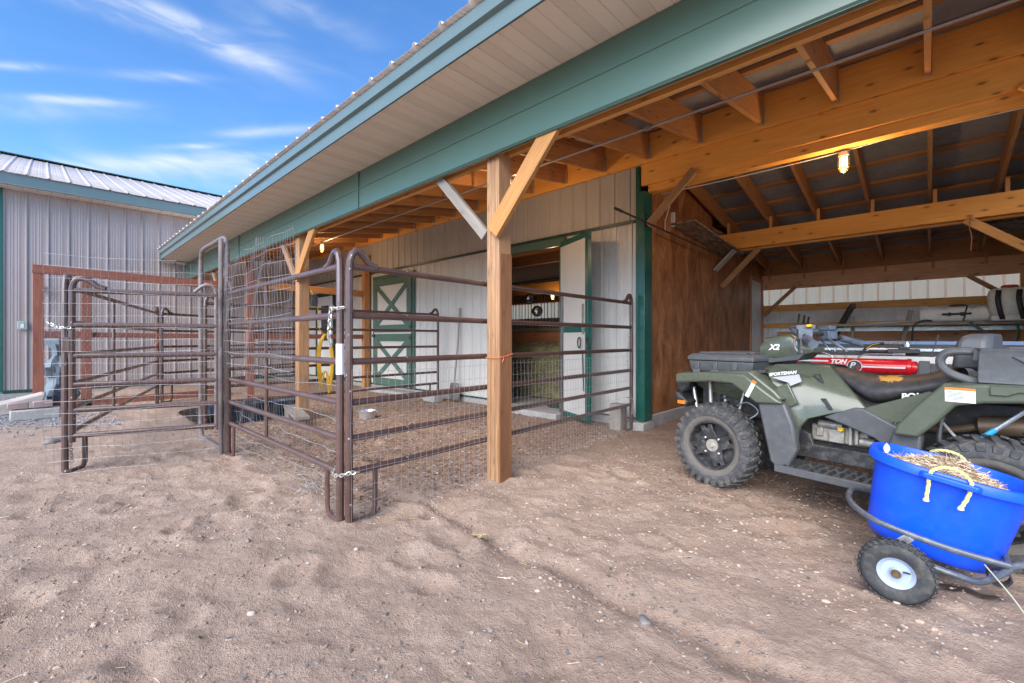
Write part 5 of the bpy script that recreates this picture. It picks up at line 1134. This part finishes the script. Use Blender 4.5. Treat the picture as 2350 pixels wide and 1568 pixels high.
def straw():
    mb = MB(); rnd = random.Random(11); Mt = Matrix.Translation(V((-.10, 2.72, 0))) @ T
    def hz(x, y): return .372+.070*math.exp(-((x-.0)/.13)**2-((y+.01)/.12)**2)+.01*math.sin(x*40)*math.cos(y*37)-.035*(x/.26)**2
    rows = []
    for i in range(24):
        row = []
        for j in range(32):
            rr = i/23; t = 2*math.pi*j/31; x, y = .245*rr*math.cos(t), .178*rr*math.sin(t); row.append(Mt @ V((x, y, hz(x, y)-.012+rnd.uniform(-.004, .004)-.05*max(0, rr-.85))))
        rows.append(row)
    mb.grid(rows)
    for k in range(2300):
        rr = math.sqrt(rnd.random())*.96; t = rnd.uniform(0, 6.283); x, y = .240*rr*math.cos(t), .172*rr*math.sin(t); z = hz(x, y)
        d = V((rnd.gauss(0, 1), rnd.gauss(0, 1), rnd.gauss(0, .28)+.05)).normalized(); l = rnd.uniform(.01, .042); c0 = V((x, y, z+rnd.uniform(-.006, .010)))
        mb.tube([Mt @ (c0-d*l), Mt @ (c0+d*l+V((0, 0, -.003)))], rnd.uniform(.0007, .0018), 3, caps=False)
    tag(obj('straw', mb, STRAW, recalc=False), 'heap of pale straw bedding filling the blue tub', 'straw', kind='stuff')
    mb = MB()
    for (x, y, z, an) in ((-.225, .02, .385, 1.9),):
        c0 = V((x, y, z)); d = V((math.cos(an)*.5, .2, math.sin(an))).normalized(); sd_ = V((-d.z, 0, d.x)); n = 10
        mb.grid([[Mt @ (c0+d*(.055*i/n)-sd_*(.014*math.sin(math.pi*min(1, i/n+.08)))), Mt @ (c0+d*(.055*i/n)+V((0, .002, 0))), Mt @ (c0+d*(.055*i/n)+sd_*(.013*math.sin(math.pi*min(1, i/n+.08))))] for i in range(n+1)])
    tag(obj('feather', mb, mat('pale_feather', (.5, .56, .66), .7)), 'white feather stuck inside the rim of the blue tub', 'feather')
straw()
# frame: hoop round the tub, lower rail, handle to the right
def tubeframe():
    def F_(x, y, z): return (x+.10, y, z)
    near = -.055; far = .445
    cpart('hoop', MB().tube(spline([F_(.24, near, .235), F_(.12, near-.02, .250), F_(0, near-.03, .270), F_(-.15, near-.02, .300), F_(-.23, near+.03, .318), F_(-.285, near+.12, .335), F_(-.300, .195, .342), F_(-.285, .31, .335), F_(-.23, .38, .318), F_(-.15, .42, .300), F_(0, .44, .270), F_(.12, .43, .250), F_(.24, far, .235)], 5), .0135, 10), FRAME)
    for y0, y1 in ((near, near+.03), (far, far-.03)):
        cpart('handle_tube', MB().tube(spline([F_(.235, y0, .23), F_(.245, y0, .232), F_(.34, y0-.0, .30), F_(.45, y0, .40), F_(.62, y0, .52)], 4), .0135, 10), FRAME)
        cpart('lower_rail', MB().tube(spline([F_(.245, y0, .228), F_(.20, y0, .175), F_(.15, y0+.01*(1 if y0 < 0 else -1), .135), F_(.07, y1, .135), F_(-.05, y1, .155), F_(-.20, y1, .185)], 5), .0135, 10), FRAME)
    s_ = near-.04
    cpart('bracket', MB().beam((-.02, -.088, .205), (.045, -.092, .275), .036, .005, up=(0, 1, 0)), GALV, bevel=.003); cpart('bracket_bolt', MB().lathe((.035, -.095, .265), (0, -1, 0), [(0, .009), (.006, .008), (.006, 0)], 8), CHROME)
    cpart('coil_spring', MB().tube([(.315+.035*math.cos(i*.5), near+.02+.004*i/3, .165+.035*math.sin(i*.5)) for i in range(60)], .003, 5), DARK)
    cpart('cross_tube', MB().tube([(.345, -.04, .21), (.345, .43, .21)], .012, 8), FRAME)
tubeframe()
tag(obj('cord', MB().tube(spline([(.17, 2.66, .22), (.24, 2.60, .14), (.31, 2.53, .05), (.40, 2.42, .012), (.6, 2.3, .01)], 6), .0028, 6), mat('pale_cord', (.36, .37, .29), .7)), 'thin pale cord trailing to the ground beside the cart handle', 'cord')

# ------------------------------------------------------------ things stored in the bay
def splitter():
    t = thing('log_splitter', 'log splitter with a red hydraulic cylinder behind the four wheeler', 'log splitter', (-.4, 5.5, 0))
    y = 5.5; zc = .885
    cy = obj('hydraulic_cylinder', MB().lathe((-1.0, y, zc), (1, 0, 0), [(0, 0), (0, .07), (.02, .074), (.86, .074), (.862, .08), (.89, .08), (.90, .06), (.93, .055), (.93, 0)], 32), RED, t, smooth=40)
    obj('lettering', text('TON', .058, (-.715, y-.074, zc+.022), (1, 0, 0), (0, .25, 1), .004, .3, .003), CREAM, cy); obj('cream_stripe', MB().bb((-1.0, y-.0755, zc+.035), (-.73, y-.060, zc+.05)).bb((-.46, y-.0765, zc-.01), (-.15, y-.07, zc+.004)), CREAM, cy)
    obj('black_stripe', MB().bb((-.98, y-.0765, zc-.02), (-.74, y-.070, zc-.005)).bb((-.74, y-.0775, zc-.035), (-.56, y-.070, zc-.025)), BLACK, cy)
    obj('round_emblem', MB().lathe((-.52, y-.068, zc), (0, -1, .05), [(0, .058), (.012, .058), (.012, .052), (.012, 0)], 28), BLACK, cy); obj('emblem_ring', MB().tube([(-.52+.057*math.cos(q), y-.083, zc+.057*math.sin(q)) for q in np.linspace(0, 2*math.pi, 29)[:-1]], .0035, 5, closed=True), CREAM, cy)
    obj('lettering', text('P', .075, (-.56, y-.0825, zc-.015), (1, 0, 0), (0, 0, 1), .003, .3, .002), CREAM, cy); obj('lettering', text('S', .05, (-.515, y-.0825, zc-.04), (1, 0, 0), (0, 0, 1), .004, .3, .002), RED, cy)
    obj('steel_pipe', MB().tube(spline([(-1.02, y-.03, zc+.13), (-.92, y-.03, zc+.13), (-.80, y-.03, zc+.128), (-.72, y-.03, zc+.10), (-.70, y-.03, zc+.08)]), .009, 8).tube(spline([(-.50, y-.03, zc+.08), (-.46, y-.03, zc+.11), (-.38, y-.03, zc+.118), (-.22, y-.03, zc+.118)]), .009, 8), SILV, t)
    obj('valve_block', MB().bb((-.28, y-.04, zc+.13), (-.05, y+.05, zc+.17)).bb((-.20, y-.04, zc+.17), (-.12, y+.04, zc+.20)).bb((-.42, y-.02, zc+.14), (-.28, y+.03, zc+.16)), DARK, t, bevel=.006)
    obj('fitting', MB().lathe((-.24, y-.05, zc+.118), (1, 0, 0), [(0, .013), (.05, .016), (.09, .016), (.09, 0)], 8).lathe((-.14, y-.03, zc+.19), (0, 0, 1), [(0, .022), (.03, .022), (.05, .012), (.05, 0)], 8).lathe((-.30, y-.03, zc+.222), (1, 0, 0), [(0, .013), (.14, .014), (.16, .018), (.18, .018), (.18, 0)], 8), SILV, t)
    obj('hydraulic_hose', MB().tube(spline([(-.30, y-.03, zc+.222), (-.38, y-.03, zc+.21), (-.44, y-.03, zc+.17), (-.47, y-.03, zc+.11)]), .013, 8), BLACK, t); obj('hose_marking', MB().tube(spline([(-.335, y-.044, zc+.222), (-.385, y-.044, zc+.208), (-.435, y-.043, zc+.17)]), .003, 5), mat('yellow_cap', (.8, .5, .02), .4), t)
    obj('rail_beam', MB().bb((-1.25, y+.05, zc+.10), (.05, y+.13, zc+.135)).bb((-1.2, y+.06, zc-.12), (.12, y+.14, zc-.08)), DARK, t); obj('end_plate', MB().bb((-.06, y-.07, zc-.16), (-.045+.06, y+.1, zc+.06)), GREYP, t, bevel=.004)
    obj('leg', MB().beam((.0, y, zc-.1), (.02, y, 0), .05, .05), DARK, t); obj('leg', MB().beam((-1.1, y, zc-.1), (-1.1, y, 0), .05, .05), DARK, t); obj('lever', MB().beam((.02, y-.03, zc+.10), (.07, y-.03, zc+.30), .022, .008), DARK, t)
    obj('guide_plate', MB().prism([(0, -.15), (.36, .06), (.36, .09), (.30, .09), (.0, -.1)], -.01, .01, lambda p, q, s_: (p+.02, y-.12+s_, zc+q)), GREYP, t)
    for x in (-1.05, -.15):
        obj('wheel', MB().lathe((x, y+.05, .2), (0, 1, 0), [(-.22, 0), (-.22, .1), (-.23, .16), (-.2, .2), (-.13, .2), (-.1, .16), (-.1, 0)], 24), RUBBER, t)
splitter()
def alu():
    t = thing('aluminium_rack', 'long silver and white aluminium extrusion lying across the bay', 'aluminium rack', (-.3, 6.2, 0)); y = 6.1
    obj('top_rail', MB().bb((-1.35, y, 1.085), (.75, y+.05, 1.13)), mat('blue_anodised', (.14, .19, .30), .3, metal=.6, dirt=.03, bstr=0), t, bevel=.008, seg=2)
    obj('rail', MB().bb((-1.35, y-.012, 1.02), (.75, y+.03, 1.055)), SILV, t, bevel=.006); obj('rail', MB().bb((-1.35, y-.02, .90), (.75, y+.02, .975)), WHT, t, bevel=.006); obj('dark_channel', MB().bb((-1.34, y+.005, .90), (.74, y+.04, 1.10)), DARK, t)
    obj('clamp', MB().bb((-.76, y-.05, .95), (-.745, y-.02, 1.05)).bb((-.66, y-.05, .95), (-.645, y-.02, 1.05)).tube([(-.80, y-.04, 1.0), (-.58, y-.04, 1.0)], .012, 8), GALV, t)
    for x in (-1.2, .6): obj('leg', MB().beam((x, y+.02, 0), (x, y+.02, .90), .05, .05), GALV, t)
    obj('panel', MB().bb((.08, y-.01, .35), (.6, y+.01, .89)), BLACK, t)
alu()
SH = 1.41; SY = 9.75
sf = thing('storage_shelf', 'long grey shelf board holding sprayer tanks in the back of the bay', 'shelf', (.3, SY, 0))
obj('board', MB().beam((-1.5, SY, SH-.02), (1.5, SY, SH-.02), .38, .04), WGREY, sf); obj('edge_rail', MB().bb((-2.2, SY+.22, SH-.12), (1.5, SY+.25, SH-.06)), GALV, sf); 
for x in (-1.4, 1.45): obj('leg', MB().beam((x, SY, 0), (x, SY, SH-.04), .09, .09), WGREY, sf)
def tank():
    t = thing('sprayer_tank', 'long milky white spot sprayer tank lying on the shelf', 'sprayer tank', (.34, SY-.02, SH)); secs = []
    for i, x in enumerate(np.linspace(-.43, .43, 33)):
        k = 1-.09*(1 if (int(abs(x)*100) in range(12, 20)) else 0)-.10*max(0, abs(x)-.37)/.06; secs.append([(x, yy, zz) for yy, zz in sup(0, .0, .245*k, .14*k, 20, 3.2)])
    obj('body', MB().loft(secs), POLY, t, local=True, smooth=50); obj('lid', MB().lathe((.0, 0, .24), (0, 0, 1), [(0, .10), (.02, .10), (.03, .08), (.035, 0)], 20), BLACK, t, local=True)
    obj('spray_gun', MB().tube([(-.18, -.16, .12), (.14, -.16, .125)], .016, 8).lathe((-.11, -.16, .12), (1, 0, 0), [(0, .028), (.03, .028), (.03, 0)], 10).lathe((.02, -.16, .12), (1, 0, 0), [(0, .028), (.05, .028), (.05, 0)], 10).tube([(.05, -.16, .0), (.08, -.16, .16), (.1, -.1, .25)], .01, 6), BLACK, t, local=True)
tank()
def backpack():
    t = thing('backpack_sprayer', 'white backpack sprayer with black straps and a red cap on the shelf', 'sprayer', (.86, SY-.22, SH))
    secs = [[(xx, yy, z) for xx, yy in [(p, q) for p, q in sup(0, -.11*k, .11*k, .22*k, 20, 3.4)]] for z, k in ((.08, .75), (.10, .88), (.25, 1.0), (.38, 1.02), (.44, .95), (.475, .75))]
    obj('tank', MB().loft(secs), POLY, t, local=True, smooth=50); obj('base', MB().bb((-.20, -.12, 0), (.20, .12, .085)), WHT, t, local=True, bevel=.02, seg=2); obj('cap', MB().lathe((0, 0, .47), (0, 0, 1), [(0, .09), (.035, .088), (.045, .07), (.045, 0)], 24), mat('red_cap', (.45, .05, .03), .5), t, local=True)
    for x in (-.11, .09): obj('strap', MB().grid([[(x+dx+q[0], q[1], q[2]) for dx in (-.028, .028)] for q in spline([(0, -.05, .46), (-.01, -.12, .42), (-.02, -.17, .3), (.0, -.17, .15), (.03, -.12, .02)], 5)]), BLACK, t, local=True, solid=.008)
    obj('strap', MB().tube([(.19, -.13, .45), (.10, -.15, .05)], .011, 6), BLACK, t, local=True); obj('pump_lever', MB().tube([(.22, -.05, .15), (.33, -.1, .22), (.36, -.12, .08)], .018, 8), BLACK, t, local=True)
backpack()
def leaning(name, label, cat, m, p0, p1, w_, h, extra=None):
    o = tag(obj(name, MB().beam(p0, p1, w_, h), m, bevel=.004), label, cat); return o
for i, (vx, col, lab) in enumerate(((1824, 'grey', 'garden tool with a grey green handle leaning on the rear wall, leftmost of three'), (1836, 'green', 'garden tool with a green handle leaning on the rear wall, middle of three'), (1846, 'red', 'garden tool with a dark red handle leaning on the rear wall, rightmost of three'))):
    u = (vx-CX)/F; dd = 10.5/(.7278+u*.6858); X = dd*(-.6858+u*.7278); t = thing('garden_tool', lab, 'garden tool', (X, 10.5, 0), group='garden tools leaning at the back of the bay'); topz = 1.66-.03*i
    obj('handle', MB().tube([(0, -.05, .9), (.03, .12, topz-.16)], .013, 8), WGREY, t, local=True); obj('grip', MB().tube([(.03, .12, topz-.16), (.045, .15, topz)], .018, 8), mat('grip_'+col, {'grey': (.12, .15, .10), 'green': (.02, .10, .03), 'red': (.16, .02, .02)}[col], .5), t, local=True)
    obj('head', MB().beam((-.06, -.2, .02), (0, -.05, .9), .16, .02), DARK, t, local=True)
t = thing('black_steel_arm', 'black steel implement arm leaning on the rear wall', 'implement arm', (-1.2, 9.9, 0)); obj('arm', MB().beam((-1.45, 9.9, .75), (-1.02, 10.2, 1.74), .05, .10), BLACK, t, bevel=.008); obj('end_fork', MB().bb((-1.05, 10.18, 1.70), (-.96, 10.24, 1.80)), DARK, t, bevel=.006)
leaning('wooden_stake', 'grey weathered stake standing upright in front of the rear wall', 'stake', WGREY, (-.98, 9.9, 0), (-.98, 9.95, 1.55), .05, .05); leaning('wooden_stake', 'grey weathered stake leaning to the right in front of the rear wall', 'stake', WGREY, (-.55, 9.9, 0), (-.20, 9.95, 1.63), .05, .06)
leaning('fibreglass_rod', 'thin pale rod lying along the storage shelf', 'rod', WHT, (-1.9, SY-.1, 1.36), (.1, SY-.1, 1.45), .012, .012)
tag(obj('black_hose', MB().tube(spline([(.05, SY-.22, 1.43), (-.05, SY-.24, 1.44), (-.16, SY-.24, 1.36), (-.18, SY-.24, 1.15), (-.18, SY-.24, 1.0)]), .012, 8), BLACK), 'black hose looping down from the sprayer tank', 'hose')
tag(obj('black_pad', MB().beam((-.2, 9.2, 1.07), (.42, 9.2, 1.09), .2, .06), BLACK, bevel=.015, seg=2), 'black folded pad lying behind the aluminium rack', 'pad')
tag(obj('black_strap', MB().beam((.46, SY-.22, 1.40), (.66, SY-.22, 1.2), .01, .04), BLACK), 'short black strap hanging under the shelf', 'strap')
def rusty():
    rnd = random.Random(4); pts = []; 
    for i in range(14): pts.append((-.07+rnd.uniform(-.012, .012)-.03*(i > 6), .0+.5*i/13))
    for i in range(14): pts.append((.07+rnd.uniform(-.02, .02)+.02*(i < 5), .5-.5*i/13))
    tag(obj('rusty_plate', MB().prism(pts, 0, .015, lambda p, q, t: (1.02+p+.12*q, 8.9+t, 1.02+q)), RUST), 'ragged rusty metal plate standing at the back of the bay', 'metal plate')
    tag(obj('green_strap', MB().tube(spline([(.86, 8.9, 1.36), (.88, 8.9, 1.25), (.86, 8.9, 1.05), (.9, 8.9, .95)]), .012, 5), mat('dark_green_web', (.01, .07, .045), .7)), 'dark green strap hanging beside the ragged rusty plate', 'strap')
rusty()
def sticks():
    mb = MB(); rnd = random.Random(8)
    for k in range(170):
        y = rnd.uniform(8.25, 8.75); z0 = 2.60+rnd.uniform(0, .16); x0 = .62+rnd.uniform(-.12, .25); pts = []
        for j in range(7): s_ = j/6; pts.append((x0+1.2*s_, y+rnd.gauss(0, .015)+.15*s_, z0-.10*s_+rnd.gauss(0, .012)-.22*s_*s_*rnd.uniform(.4, 1)))
        mb.tube(pts, rnd.uniform(.003, .006), 4)
    tag(obj('branch_bundle', mb, TWIGM, recalc=False), 'bundle of thin grey branches stored under the roof at the right', 'branches')
    tag(obj('baling_twine', MB().tube(spline([(.39, 7.95, 2.70), (.38, 7.95, 2.55), (.40, 7.95, 2.42), (.39, 7.95, 2.25)]), .006, 5), mat('pink_twine', (.45, .13, .10), .8)), 'reddish twine hanging from the bundle of branches', 'twine')
sticks()
